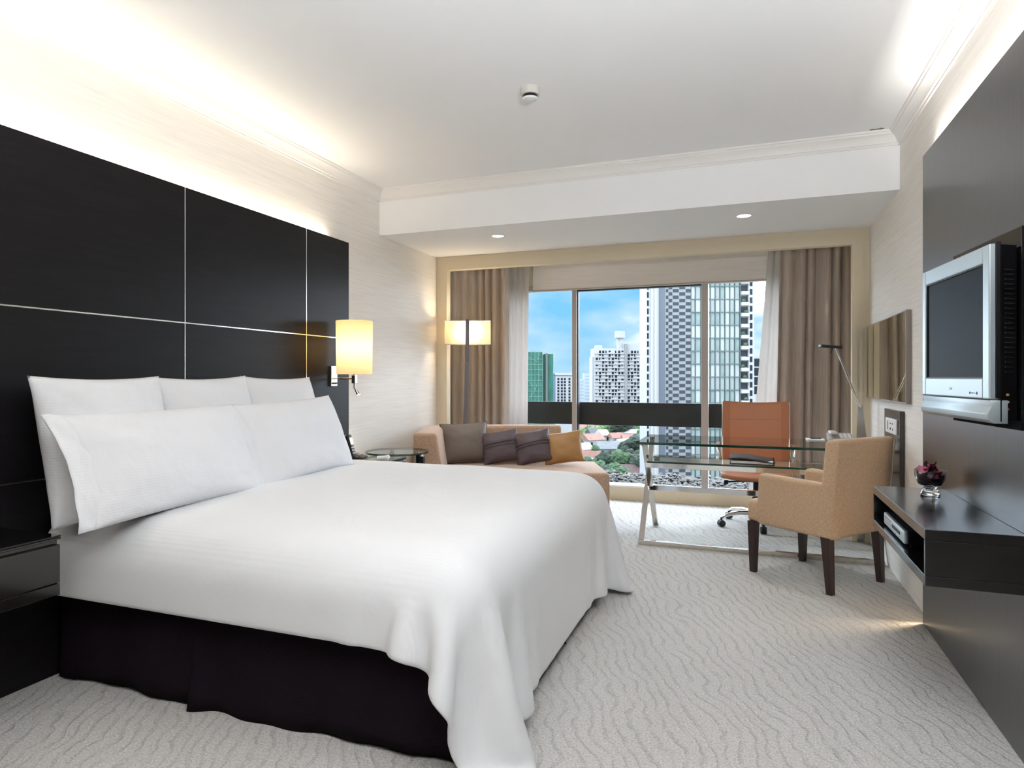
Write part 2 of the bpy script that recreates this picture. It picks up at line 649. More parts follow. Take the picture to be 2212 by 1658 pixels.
# ------------------------------------------------------------------ window
win = root('window_1', (-1.05, 6.8, 0), kind='structure')
mb = MB().box(NX0, NX1, 6.78, 6.90, 2.175, 2.225, .004)
mb.build('head_rail', m_alu, win)
mb = MB().box(NX0, NX1, 6.745, 6.92, .130, .150, .004)
mb.build('sill', m_trim, win)
for x0, x1 in ((-1.712, -1.664), (-.413, -.348)):
    MB().box(x0, x1, 6.77, 6.90, .15, 2.18, .003).build('mullion', m_alu, win)
mb = MB()
mb.box(-1.664, -1.652, 6.80, 6.86, .15, 2.175)
mb.box(-1.664, -.413, 6.80, 6.86, 2.155, 2.175)
mb.build('gasket', m_alu_dark, win)
for x0, x1 in ((NX0, -1.712), (-1.652, -.413), (-.348, NX1)):
    MB().box(x0, x1, YG - .003, YG + .003, .15, 2.175).build('pane', m_pane, win)
for x0, x1 in ((NX0, -1.712), (-1.652, -.413), (-.348, NX1)):
    MB().box(x0 - .03, x1 + .03, 6.93, 6.97, .745, .985, .003).build('dark_rail_board',
                                                                     mat('dark_board', (.011, .012, .012), .5), win)

# gravel roof ledge in front of the glass
ledge = root('roof_ledge', (-1.05, 7.7, -.2), kind='structure')
MB().box(-4.5, 3.5, 6.95, 8.5, -.6, .0).build('ledge_slab', mat('ledge_concrete', (0.055, 0.055, 0.05225), .9), ledge)
vv, ff = [], []
ico = [(0, 0, 1), (.9, 0, .35), (.28, .85, .3), (-.72, .53, .4), (-.72, -.53, .3), (.28, -.85, .35), (0, 0, -.5)]
icf = [(0, 1, 2), (0, 2, 3), (0, 3, 4), (0, 4, 5), (0, 5, 1), (6, 2, 1), (6, 3, 2), (6, 4, 3), (6, 5, 4), (6, 1, 5)]
gr = random.Random(3)
for k in range(3600):
    x, y = gr.uniform(-4.2, 3.2), gr.uniform(6.98, 8.45)
    s = gr.uniform(.022, .05)
    rz = gr.uniform(0, 6.28)
    a, c_ = math.cos(rz), math.sin(rz)
    el = gr.uniform(.55, 1)
    z0 = gr.uniform(.0, .045)
    bb = len(vv)
    for p in ico:
        px, py = p[0] * s, p[1] * s * el
        vv.append((x + px * a - py * c_, y + px * c_ + py * a, z0 + p[2] * s * .8))
    ff += [(q[0] + bb, q[1] + bb, q[2] + bb) for q in icf]
me = bpy.data.meshes.new('gravel')
me.from_pydata(vv, [], ff)
me.materials.append(mat('gravel', (0.105, 0.09975, 0.09184), .9, var=((9, 9, 9), .55, 3)))
o = bpy.data.objects.new('gravel', me)
COL.objects.link(o)
tag(o, 'loose grey gravel covering the roof ledge outside the window', 'gravel', kind='stuff')

# ================================================================== HEADBOARD PANELLING
XH = -2.70
hb = root('headboard_panelling', (XH, 2.35, 0),
          label='dark stained panelled headboard wall with thin steel inlays behind the bed', cat='headboard')
ys = [-1.4, -.40, .60, 1.602, 2.604, 3.608, 4.104]
zs = [0.0, .825, 1.525, 2.224]
for i in range(len(ys) - 1):
    for j in range(len(zs) - 1):
        MB().box(XH - .018, XH, ys[i] + (.003 if i else 0), ys[i + 1] - (.003 if i < len(ys) - 2 else 0),
                 zs[j] + (.003 if j else 0), zs[j + 1] - (.003 if j < 2 else 0), .001, 1).build('panel', m_dark_panel, hb)
for y in ys[1:-1]:
    MB().box(XH - .012, XH + .0015, y - .003, y + .003, 0, 2.224).build('steel_inlay', m_silver, hb)
for z in zs[1:-1]:
    MB().box(XH - .012, XH + .0018, -1.4, 4.104, z - .003, z + .003).build('steel_inlay', m_silver, hb)
mb = MB().box(XL + .003, XH - .018, -1.4, 4.104, .02, .06)
mb.box(XL + .003, XH - .018, -1.4, 4.104, 2.10, 2.14)
mb.box(XL + .003, XH - .018, 4.09, 4.104, .06, 2.10)
mb.build('batten', m_dark_panel, hb)

# ================================================================== TELEVISION WALL PANEL
XP = .834
tp = root('wall_panel', (XP + .02, 1.3, 0), label='tall glossy dark wood wall panel behind the television', cat='wall panel')
for y0, y1 in ((-1.4, .2), (.203, 2.05), (2.053, 3.89)):
    MB().box(XP, XP + .018, y0, y1, 0, 2.361, .001, 1).build('board', m_tv_panel, tp)
mb = MB().box(XP + .018, XR, -1.4, 3.875, 2.28, 2.32)
mb.box(XP + .018, XR, 3.86, 3.875, .55, 2.28)
mb.box(XP + .018, XR, 3.80, 3.82, .0, .55)
mb.build('batten', m_dark_panel, tp)

# ================================================================== BED
BX0, BX1, BY0, BY1 = -2.66, -.84, 1.93, 3.86
bed = root('bed', (-1.75, 2.9, 0), label='king size bed base with dark purple skirt and white mattress', cat='bed')
MB().box(BX0, BX1 - .03, BY0 + .03, BY1 - .03, .06, .36, .02).build('bed_base', m_black, bed)
MB().box(BX0, BX1 + .01, BY0 - .06, BY1 + .02, .36, .622, .06, 4).build('mattress', m_linen, bed, 60)
for x in (-2.5, -1.0):
    for y in (2.1, 3.7):
        MB().cyl((x, y, 0), (x, y, .07), .03).build('foot', m_black, bed, 40)


def skirt(name, p0, p1, nrm, pleat):
    """hanging cloth from p0 to p1 with an inverted pleat and a soft wave"""
    n, nz = 120, 8
    p0, p1, nrm = Vector(p0), Vector(p1), Vector(nrm)

    def f(i, j):
        t = i / (n - 1)
        s = j / (nz - 1)
        p = p0.lerp(p1, t)
        w = .006 * math.sin(t * 23 + 1) + .005 * math.sin(t * 51) + .008
        if pleat is not None:
            d = (t - pleat)
            w += .030 * math.exp(-(d / .035) ** 2) * (1 if d > 0 else -.2) * s
        return p + nrm * (w * (.3 + .9 * s)) + Vector((0, 0, .40 - s * (.393 - .012 * math.sin(t * 9))))
    o_ = MB().grid(f, n, nz).build(name, m_skirt, bed, 180)
    sm = o_.modifiers.new('s', 'SOLIDIFY')
    sm.thickness = .004
    return o_


skirt('skirt_panel', (BX0, BY0, 0), (BX1, BY0, 0), (0, -1, 0), .39)
skirt('skirt_panel', (BX1, BY0, 0), (BX1, BY1, 0), (1, 0, 0), .55)
skirt('skirt_panel', (BX1, BY1, 0), (BX0, BY1, 0), (0, 1, 0), .6)


# ---- duvet, draped by a small position-based cloth solve
def drape():
    r = .15
    zt = .655
    ysd0, ysd1, xf = 1.845, 3.935, -.775
    hem_s, hem_f = .375, .095
    dh = .031
    y0 = ysd0 + r - (PI * r / 2 + zt - r - hem_s)
    y1 = ysd1 - r + (PI * r / 2 + zt - r - hem_s)
    x0 = -2.66
    x1 = xf - r + (PI * r / 2 + zt - r - hem_f)
    nx, ny = int((x1 - x0) / dh) + 1, int((y1 - y0) / dh) + 1
    gx, gy = np.meshgrid(np.linspace(x0, x1, nx), np.linspace(y0, y1, ny), indexing='ij')
    rs = np.random.RandomState(5)
    P = np.stack([gx, gy, np.full_like(gx, zt + .06)], -1).reshape(-1, 3)
    P[:, 2] += rs.uniform(-.004, .004, len(P))
    idx = np.arange(nx * ny).reshape(nx, ny)
    sets = []
    hx, hy = gx[1, 0] - gx[0, 0], gy[0, 1] - gy[0, 0]
    hd = math.hypot(hx, hy)
    for k in (0, 1):
        sets.append((idx[k:-1:2], idx[k + 1::2], hx, 1.0))
        sets.append((idx[:, k:-1:2], idx[:, k + 1::2], hy, 1.0))
        a, b_ = idx[k:-1:2], idx[k + 1::2]
        sets.append((a[:, :-1], b_[:, 1:], hd, .35))
        sets.append((a[:, 1:], b_[:, :-1], hd, .35))
    for k in range(4):
        a, b_ = idx[k:-2:4], idx[k + 2::4]
        m_ = min(len(a), len(b_))
        sets.append((a[:m_], b_[:m_], 2 * hx, .22))
        a, b_ = idx[:, k:-2:4], idx[:, k + 2::4]
        m_ = min(a.shape[1], b_.shape[1])
        sets.append((a[:, :m_], b_[:, :m_], 2 * hy, .22))
    sets = [(a.ravel(), b_.ravel(), l_, k) for a, b_, l_, k in
            [(a[:min(len(a), len(b_))], b_[:min(len(a), len(b_))], l_, k) if a.shape != b_.shape else (a, b_, l_, k)
             for a, b_, l_, k in sets]]
    c = np.array([(-3.4 + xf) / 2, (ysd0 + ysd1) / 2, (-1 + zt) / 2])
    hb_ = np.array([(xf + 3.4) / 2, (ysd1 - ysd0) / 2, (zt + 1) / 2]) - r
    V = np.zeros_like(P)
    pin = ((P[:, 0] < xf - r - .02) & (P[:, 1] > ysd0 + r + .02) & (P[:, 1] < ysd1 - r - .02))
    P[:, 2] = zt + .013 + rs.uniform(0, .004, len(P))
    P0 = P.copy()
    th = .012
    for step in range(150):
        Q = P + V * .016
        Q[:, 2] -= 9.8 * .016 ** 2
        for it in range(9):
            for a, b_, l_, k in sets:
                d = Q[b_] - Q[a]
                ln = np.sqrt((d * d).sum(1))
                g = (k * .5 * (ln - l_) / np.maximum(ln, 1e-6))[:, None] * d
                Q[a] += g
                Q[b_] -= g
            q = Q - c
            s = np.sign(q)
            q = np.abs(q) - hb_
            m0 = np.maximum(q, 0)
            ln = np.sqrt((m0 * m0).sum(1))
            ins = ln < 1e-7
            dist = ln - r
            nrm = s * m0 / np.maximum(ln, 1e-7)[:, None]
            if ins.any():
                ax = q.argmax(1)
                nrm[ins] = 0
                nrm[ins, ax[ins]] = s[ins, ax[ins]]
                dist[ins] = q[ins].max(1) - r
            pen = np.maximum(th - dist, 0)
            Q += nrm * pen[:, None]
            hit = pen > 0
            Q[:, 2] = np.maximum(Q[:, 2], .014)
            Q[pin] = P0[pin]
        Vn = (Q - P) / .016 * .975
        Vn[hit] *= .35
        Vn[Q[:, 2] < .016] *= .2
        V = np.clip(Vn, -4, 4)
        P = Q
    G = P.reshape(nx, ny, 3)
    # feather filling: a low swell on the top and soft unevenness
    for i in range(nx):
        for j in range(ny):
            p = G[i, j]
            top = max(0, min(1, (p[2] - .5) / .13))
            ex = max(0, min(1, (-.80 - p[0]) / .6))
            ey = max(0, min(1, min(p[1] - 1.85, 3.93 - p[1]) / .7))
            p[2] += top * .045 * ex ** .7 * ey ** .7
            p[2] += top * .006 * noise.noise(Vector((p[0] * 3, p[1] * 3, 1)))
    return G


G = drape()
mb = MB().grid(lambda i, j: Vector(G[i, j]), G.shape[0], G.shape[1])
duvet = mb.build('duvet', m_duvet, None, 180)
sm = duvet.modifiers.new('thickness', 'SOLIDIFY')
sm.thickness = .014
sm.offset = 1
sb = duvet.modifiers.new('smooth', 'SUBSURF')
sb.levels = 1
sb.render_levels = 1
tag(duvet, 'plain white duvet with fine stripes spread over the bed, one corner reaching the carpet', 'duvet')


# ---- pillows and cushions
def pillow_bm(w, h, t, seed, n=30, k=.055, p=2.3, q=.52, wr=.010):
    mb_ = MB()

    def f(side):
        def g(i, j):
            u = -1 + 2 * i / (n - 1)
            v = -1 + 2 * j / (n - 1)
            u = math.sin(u * PI / 2) * .35 + u * .65
            v = math.sin(v * PI / 2) * .35 + v * .65
            x = w / 2 * u * (1 - k * (1 - v * v) * u * u)
            y = h / 2 * v * (1 - k * (1 - u * u) * v * v)
            z = t / 2 * max(0, (1 - abs(u) ** p) * (1 - abs(v) ** p)) ** q
            fade = (1 - u ** 8) * (1 - v ** 8)
            z += fade * wr * noise.noise(Vector((u * 2.2 + seed, v * 2.2, side * 3.1)))
            z += fade * wr * .45 * noise.noise(Vector((u * 6.5 + seed * 2, v * 6.5, side * 7.1)))
            # creases running in from the corners
            cr = abs(abs(u) - abs(v))
            z -= fade * wr * 1.0 * math.exp(-(cr / .10) ** 2) * (u * u + v * v) * .6
            return Vector((x, y, side * z))
        return g
    mb_.grid(f(1), n, n)
    mb_.grid(f(-1), n, n)
    bmesh.ops.remove_doubles(mb_.bm, verts=mb_.bm.verts, dist=1e-5)
    return mb_


def place(mb_, M):
    mb_.bm.transform(M)
    return mb_


def lean(cx_, cy_, cz_, tilt, yaw=0.0, roll=0.0):
    """pillow axes: x along world +Y, y up and leaning back (-X), normal towards +X"""
    A = Matrix(((0, -math.sin(tilt), math.cos(tilt)), (1, 0, 0), (0, math.cos(tilt), math.sin(tilt)))).to_4x4()
    return Matrix.Translation((cx_, cy_, cz_)) @ Matrix.Rotation(yaw, 4, 'Z') @ A @ Matrix.Rotation(roll, 4, 'Z')


euro = [(2.02, .0, 'near'), (2.595, .015, 'middle'), (3.155, -.01, 'far')]
elab = {'near': 'square white pillow against the headboard, nearest the viewer of the three',
        'middle': 'square white pillow in the middle of the three against the headboard',
        'far': 'square white pillow against the headboard, nearest the wall lamp'}
for i, (y, ro, w) in enumerate(euro):
    o = place(pillow_bm(.605, .60, .20, i * 5 + 1), lean(-2.500, y, .958, math.radians(13), roll=ro)).build('pillow', m_linen, None, 180)
    tag(o, elab[w], 'pillow', 'white pillows on the bed')
king = [(2.135, .89, .45, 'large white pillow lying in front at the near side of the bed', 3, .01, 24, -2.275, .905),
        (2.985, .83, .45, 'large white pillow lying in front at the far side beside the telephone', 11, .035, 22, -2.285, .915)]
for y, w, h, lab, sd, ro, ti, px, pz in king:
    M = lean(px, y, pz, math.radians(ti), roll=ro)
    o = place(pillow_bm(w, h, .21, sd, n=36), M).build('pillow', m_linen, None, 180)
    tag(o, lab, 'pillow', 'white pillows on the bed')
    # open hem of the pillow case at its near end

    def hem(i, j, w=w, h=h, sd=sd):
        s = i / 9
        t = j / 19
        v = -1 + 2 * t
        x = -w / 2 * (1 - .055 * (1 - v * v)) + .035 - .095 * s
        y_ = h / 2 * v * (.985 + .02 * s)
        z = .030 * (1 - v * v) * (1 - .35 * s) + .010 * noise.noise(Vector((s * 2, v * 3, sd)))
        return M @ Vector((x, y_, z))
    hm = MB().grid(hem, 10, 20).build('pillowcase_hem', m_linen, o, 180)
    sm = hm.modifiers.new('s', 'SOLIDIFY')
    sm.thickness = .004


# ================================================================== NIGHTSTANDS
def nightstand(name, y0, y1, lab, drawers):
    x0, x1, zt = XH + .002, -2.325, .672
    r = root(name, ((x0 + x1) / 2, (y0 + y1) / 2, .44), label=lab, cat='nightstand')
    MB().box(x0, x1 - .018, y0, y1, .455, .655, .002).build('body', m_dark_wood, r)
    MB().box(x0, x1, y0 - .002, y1 + .002, .656, zt - .008, .0015, 1).build('top_board', m_dark_wood, r)
    MB().box(x0, x1, y0 - .002, y1 + .002, zt - .007, zt, .001, 1).build('glass_top', m_black_glass, r)
    d = MB().box(x1 - .018, x1 - .002, y0, y1, .50, .638, .002).build('drawer', m_dark_wood, r)
    MB().box(x1 - .018, x1 - .002, y0, y1, .455, .497, .002).build('lower_rail', m_dark_wood, r)
    return r


m_black_glass = mat('black_glass', (.008, .008, .009), .05, spec=.5)
m_grey_glass = mat('grey_glass', (.22, .23, .22), .06, spec=.7)
nightstand('nightstand', 1.05, 1.675, 'dark floating nightstand with glossy top at the near side of the bed', 1)
x0, x1, y0, y1 = XH + .002, -2.32, 3.97, 4.265
r = root('nightstand', (-2.5, 4.12, .44), label='dark nightstand with pale glass top holding the telephone', cat='nightstand')
MB().box(x0 + .0, x1 - .02, y0, y1, .44, .648, .002).build('body', m_dark_wood, r)
MB().box(x0, x1, y0 - .005, y1 + .005, .648, .660, .0015, 1).build('top_board', m_dark_wood, r)
MB().box(x0, x1, y0 - .005, y1 + .005, .661, .670, .001, 1).build('glass_top', m_grey_glass, r)
MB().box(x1 - .02, x1 - .004, y0, y1, .47, .64, .002).build('drawer', m_dark_wood, r)

# cordless telephone and its dock on the far nightstand
ph = root('telephone', (-2.6, 4.03, .67), label='black cordless telephone standing in its charging dock beside the bed', cat='telephone')
mb = MB().prism([(-2.69, .671), (-2.53, .671), (-2.53, .684), (-2.69, .722)], 'y', 4.010, 4.090, .005)
dk = mb.build('dock', mat('dock_plastic', (.05, .04, .035), .4), ph, 40)
for i in range(3):
    for j in range(4):
        x = -2.645 + i * .03
        z = .722 - (x + 2.69) / .16 * .038
        MB().box(x, x + .018, 4.018 + j * .017, 4.030 + j * .017, z - .002, z + .004, .001, 1).build('key', m_grey_plastic, dk)
M = Matrix.Translation((-2.600, 3.978, .760)) @ Matrix.Rotation(math.radians(-16), 4, 'Y')
hs = MB().obox(M, .028, .052, .17, .012, 3).build('handset', m_black, ph, 50)
MB().obox(M @ Matrix.Translation((.0135, 0, .035)), .004, .034, .05, .001, 1).build('display', mat('display', (.42, .50, .56), .2), hs)
for i in range(3):
    for j in range(3):
        MB().obox(M @ Matrix.Translation((.0135, -.013 + .013 * i, -.01 - j * .02)), .004, .009, .010, .001, 1).build('key', m_grey_plastic, hs)
MB().box(-2.645, -2.555, 3.968, 4.006, .6705, .69, .005).build('cradle', m_black, ph, 40)
# white notepad lying by the telephone
o = place(MB().tube([(0, 0, 0), (.05, .012, .004), (.09, 0, .012)], .014, 10), Matrix.Translation((-2.40, 4.00, .685)))
o = o.build('folded_cloth', m_linen, None, 60)
tag(o, 'small rolled white cloth at the edge of the bed by the telephone', 'cloth')

# round glass side table between bed and sofa
tb = root('side_table', (-2.413, 4.302, 0), label='round glass side table on dark posts between bed and sofa', cat='side table')
cxt, cyt, zt_, rt = -2.413, 4.302, .702, .232
mb = MB().lathe([(0, 0), (rt - .004, 0), (rt, .004), (rt, .011), (rt - .004, .014), (0, .014)], (cxt, cyt, zt_ - .014), 56)
for f in mb.bm.faces:
    if abs(f.normal.z) < .5 or f.calc_center_median().z < 0:
        pass
ob = mb.build('glass_top', [m_desk_glass, m_glass_edge], tb, 30)
for p in ob.data.polygons:
    if abs(p.normal.z) < .8:
        p.material_index = 1
for a in (.15, 1.1, 2.3):
    px, py = cxt + .195 * math.cos(a), cyt + .195 * math.sin(a)
    if px < XL + .04:
        px = XL + .05
    lg = MB().box(px - .016, px + .016, py - .016, py + .016, .0, .668, .003).build('leg', m_black, tb)
    MB().cyl((px, py, .668), (px, py, .688), .014).build('glass_mount', m_chrome, lg, 40)
MB().lathe([(0, 0), (.10, 0), (.105, .006), (.10, .012), (0, .012)], (cxt + .05, cyt + .13, .25), 40).build('lower_shelf', m_black, tb, 40)

# ================================================================== WALL LAMP by the headboard
sc_ = root('wall_lamp', (XH, 3.90, 1.24), label='swing-arm wall lamp with cream drum shade on the dark headboard', cat='wall lamp')
MB().box(XH + .001, XH + .016, 3.865, 3.935, 1.185, 1.325, .002).build('back_plate', m_silver, sc_)
for y in (3.885, 3.915):
    MB().cyl((XH + .016, y, 1.205), (XH + .024, y, 1.205), .007).build('switch', m_black, sc_, 40)
ax, ay = -2.525, 3.905
MB().tube([(XH + .01, 3.905, 1.238), (ax, ay, 1.238)], .006).build('arm', m_chrome_warm, sc_, 60)
MB().box(ax - .014, ax + .014, ay - .014, ay + .014, 1.205, 1.262, .003).build('joint', m_chrome_warm, sc_)
mb = MB().lathe([(.122, 0), (.126, .365)], (ax, ay, 1.268), 40)
sh = mb.build('shade', shade_mat('sconce_shade', (.90, .74, .50), .5), sc_, 180)
MB().tube([(ax, ay, 1.262), (ax, ay, 1.36)], .008).build('bulb_holder', m_chrome_warm, sc_, 60)
MB().lathe([(0, 0), (.018, .01), (.026, .04), (.018, .07), (0, .08)], (ax, ay, 1.40), 16).build('bulb', emit_mat('bulb_glow', WARM, 20), sc_, 60)
MB().tube([(ax, ay, 1.205), (ax, ay, 1.175), (ax + .012, ay + .006, 1.152)], .005).build('gooseneck', m_chrome_warm, sc_, 60)
MB().cyl((ax + .010, ay + .005, 1.158), (ax + .026, ay + .012, 1.128), .008, .012).build('reading_head', m_chrome_warm, sc_, 40)
MB().cyl((ax + .0262, ay + .0122, 1.1275), (ax + .0267, ay + .0125, 1.126), .010).build('reading_bulb', m_bulb, sc_, 40)
add_light('wall_lamp_light', 'POINT', (ax, ay, 1.46), 1.1, (1.0, .74, .42), shadow_soft_size=.05)
add_light('reading_light', 'SPOT', (ax + .027, ay + .013, 1.12), 2.0, (1.0, .85, .6), (math.radians(8), math.radians(28), 0), spot_size=1.2, shadow_soft_size=.01)

# ================================================================== SOFA (turned to face into the room)
SO = rd(.13, 5.58)
sofa = root('sofa', SO, YAW, label='sand coloured chaise sofa with one arm below the window', cat='sofa')
# local axes: x along the sofa (viewer's right), y towards the window
xa, xb = -.765, .77            # ends
yf, yb = -.46, .46             # front, back
st, bt = .503, .818            # seat top, back top
MB().box(xa + .20, xb, yf, yb - .17, .13, st, .028, 4).build('seat', m_sofa, sofa, 50, world=False)
MB().prism([(yb - .20, .13), (yb, .13), (yb, bt), (yb - .15, bt)], 'x', xa + .10, .47, .028, 4).build('backrest', m_sofa, sofa, 50, world=False)
MB().prism([(xa, .13), (xa + .245, .13), (xa + .235, .50), (xa + .185, bt - .004), (xa, bt - .004)], 'y', yf + .01, yb - .0, .028, 4).build('armrest', m_sofa, sofa, 50, world=False)
for x in (xa + .08, xb - .08):
    for y in (yf + .08, yb - .08):
        MB().box(x - .025, x + .025, y - .025, y + .025, 0, .135, .003).build('leg', m_leg_wood, sofa, world=False)


def cushion(name, x, y, w, h, t, m, tilt, roll, yaw, seed, lab, pleats=0, piping=False):
    """throw cushion leaning on the sofa back; x along the sofa, y depth, standing on the seat"""
    T = math.radians(tilt)
    A = Matrix(((1, 0, 0), (0, math.sin(T), -math.cos(T)), (0, math.cos(T), math.sin(T)))).to_4x4()
    z = st + h / 2 * math.cos(T) + .012
    M_ = XF[sofa.name] @ Matrix.Translation((x, y, z)) @ Matrix.Rotation(math.radians(yaw), 4, 'Z') @ A @ Matrix.Rotation(math.radians(roll), 4, 'Z')
    o_ = place(pillow_bm(w, h, t, seed, n=26, k=.08, wr=.007), M_).build(name, m, None, 180)
    tag(o_, lab, 'cushion', 'throw cushions on the sofa')
    for q in range(pleats):
        vq = .12 - q * .17

        def f(i, j, vq=vq):
            u = -.92 + 1.84 * i / 23
            e = (-1, 0, 1)[j]
            v = vq + e * .030 + .03 * math.sin(u * 2.4)
            z_ = t / 2 * max(0, (1 - abs(u) ** 2.3) * (1 - abs(v) ** 2.3)) ** .52
            return M_ @ Vector((w / 2 * u * .985, h / 2 * v, z_ + (.010 if e == 0 else -.004)))
        MB().grid(f, 24, 3).build('pleat', m, o_, 180)
    if piping:
        pts = []
        for s in range(65):
            a = s / 64 * 4
            k_ = int(a) % 4
            t_ = a - int(a)
            c4 = [(-1, -1), (1, -1), (1, 1), (-1, 1)]
            u = c4[k_][0] + (c4[(k_ + 1) % 4][0] - c4[k_][0]) * t_
            v = c4[k_][1] + (c4[(k_ + 1) % 4][1] - c4[k_][1]) * t_
            pts.append(M_ @ Vector((w / 2 * u * (1 - .08 * (1 - v * v)), h / 2 * v * (1 - .08 * (1 - u * u)), 0)))
        MB().tube(pts, .004, 6).build('piping', m, o_, 60)
    return o_


cushion('cushion', -.385, .155, .42, .36, .17, m_taupe, 22, 3, 8, 21, 'large taupe satin cushion in the corner of the sofa', piping=True)
cushion('cushion', -.075, .115, .34, .30, .14, m_plum, 27, 9, 0, 33, 'plum satin cushion with pleats next to the large taupe one', pleats=2)
cushion('cushion', .205, .085, .33, .31, .14, m_plum, 29, 12, -6, 47, 'plum satin cushion with pleats next to the golden one', pleats=2)
cushion('cushion', .46, .065, .34, .29, .14, m_gold, 25, 9, -14, 55, 'golden satin cushion at the open end of the sofa')

# ================================================================== FLOOR LAMP behind the sofa
LP = rd(-.247, 6.105)
fl = root('floor_lamp', LP, YAW, label='floor lamp with wide cream box shade behind the sofa', cat='floor lamp')
MB().lathe([(0, 0), (.12, 0), (.12, .012), (.03, .02), (0, .02)], (0, .06, 0), 32).build('base', m_pole, fl, 40, world=False)
pts = [(-.035, .055, .01), (-.030, .03, .35), (-.026, .0, .75), (-.012, -.015, 1.1), (-.004, -.018, 1.4), (0, -.018, 1.785)]
mb = MB()
for a, b_ in zip(pts, pts[1:]):
    mb.bar(a, b_, .034, .026, up=(0, 1, 0), bev=.002)
mb.build('pole', m_pole, fl, world=False)
mb = MB()
sw, sd0, sd1, sz0, sz1 = .212, .012, .115, 1.555, 1.772
for x0, x1, y0, y1 in ((-sw, sw, sd0, sd0), (-sw, sw, sd1, sd1)):
    mb.grid(lambda i, j: Vector((x0 if i == 0 else x1, y0, sz0 if j == 0 else sz1)), 2, 2)
for x in (-sw, sw):
    mb.grid(lambda i, j: Vector((x, sd0 if i == 0 else sd1, sz0 if j == 0 else sz1)), 2, 2)
mb.build('shade', m_shade_floor, fl, world=False)
for z in (sz0, sz1):
    mb = MB()
    for y in (sd0, sd1):
        mb.bar((-sw - .003, y, z), (sw + .003, y, z), .005, .005)
    for x in (-sw, sw):
        mb.bar((x, sd0, z), (x, sd1, z), .005, .005)
    mb.build('shade_wire', m_silver, fl, world=False)
for x in (-.06, .06):
    MB().lathe([(0, 0), (.014, .01), (.02, .035), (.012, .06), (0, .065)], (x, .064, 1.62), 14).build('bulb', emit_mat('bulb_glow_2', WARM, 14), fl, 60, world=False)
MB().bar((-.08, .064, 1.61), (.08, .064, 1.61), .012, .012).build('bulb_holder', m_pole, fl, world=False)
MB().bar((0, -.01, 1.61), (0, .064, 1.61), .012, .012).build('bracket', m_pole, fl, world=False)
p = XF[fl.name] @ Vector((.02, .064, 1.68))
add_light('floor_lamp_light', 'POINT', p, 2.6, (1.0, .78, .48), shadow_soft_size=.05)

# ================================================================== SOFFIT DOWNLIGHTS, SMOKE DETECTOR, ARROW
for x, y, lab in ((-1.871, 4.98, 'round recessed downlight in the bulkhead above the sofa'),
                  (-.015, 4.98, 'round recessed downlight in the bulkhead above the desk')):
    d = root('downlight', (x, y, ZB), label=lab, cat='downlight', group='downlights in the bulkhead')
    mb = MB().lathe([(.046, .001), (.052, .001), (.056, -.003), (.056, -.005), (.048, -.005), (.046, .001)], (x, y, ZB - .0005), 36)
    mb.build('trim_ring', m_plate, d, 40)
    MB().lathe([(0, -.002), (.046, -.002)], (x, y, ZB), 36).build('lens', m_lamp_white, d, normals=False)
    add_light('downlight_light', 'SPOT', (x, y, ZB - .02), 14, (.97, .98, 1.0), (0, 0, 0), spot_size=1.9, spot_blend=.8, shadow_soft_size=.045)
sx, sy = bp_ = (-1.05, 3.27)
sd_ = root('smoke_detector', (sx, sy, ZC), label='small round smoke detector on the ceiling', cat='smoke detector')
MB().lathe([(0, 0), (.052, 0), (.052, -.022), (.046, -.036), (0, -.036)], (sx, sy, ZC), 36).build('base', mat('detector_plastic', (.62, .60, .55), .6), sd_, 30)
MB().lathe([(0, 0), (.036, 0), (.036, -.014), (0, -.014)], (sx, sy, ZC - .036), 30).build('vent_core', m_black, sd_, 30)
MB().lathe([(0, -.014), (.040, -.014), (.036, -.022), (.014, -.028), (0, -.028)], (sx, sy, ZC - .036), 30).build('cap', m_plate, sd_, 40)
for k in range(10):
    a = k * 2 * PI / 10
    MB().box(-.003, .003, .034, .041, -.016, .001).build('rib', m_plate, sd_, world=False).location = (0, 0, -.036)
    sd_.children[-1].rotation_euler = (0, 0, a)
ay0 = 4.545
mb = MB().prism([(.70, ay0 - .004), (.752, ay0 - .004), (.752, ay0 - .011), (.775, ay0), (.752, ay0 + .011), (.752, ay0 + .004), (.70, ay0 + .004)], 'z', ZC - .004, ZC - .0005)
tag(mb.build('ceiling_arrow', mat('arrow_brown', (.20, .155, .10), .5)), 'small brown direction arrow fixed to the ceiling near the bulkhead', 'arrow')

# two fill lights added out of view, fitted out as ceiling downlights
for x, y, lab in ((.48, 2.50, 'added fill downlight out of view, aimed at the bed'), (-1.3, .2, 'added warm fill downlight in the unseen entrance end of the ceiling')):
    d = root('downlight', (x, y, ZC), label=lab, cat='downlight', group='added fill downlights in the main ceiling')
    MB().lathe([(.046, .001), (.052, .001), (.056, -.003), (.056, -.005), (.048, -.005), (.046, .001)], (x, y, ZC - .0005), 36).build('trim_ring', m_plate, d, 40)
    MB().lathe([(0, -.002), (.046, -.002)], (x, y, ZC), 36).build('lens', m_lamp_white, d, normals=False)
_d = Vector((-1.35, 2.95, .6)) - Vector((.48, 2.50, ZC))  # the added spot points at the bed to light its foot and top
add_light('added_bed_spot', 'SPOT', (.48, 2.50, ZC - .03), 19, (.90, .97, 1.0), _d.to_track_quat('-Z', 'Y').to_euler(),
          spot_size=1.05, spot_blend=1.0, shadow_soft_size=.12)
add_light('added_entrance_fill', 'SPOT', (-1.3, .2, ZC - .02), 6, (1.0, .76, .48), (0, 0, 0), spot_size=2.2, spot_blend=.8, shadow_soft_size=.045)  # added warm fill for the near carpet and bed side


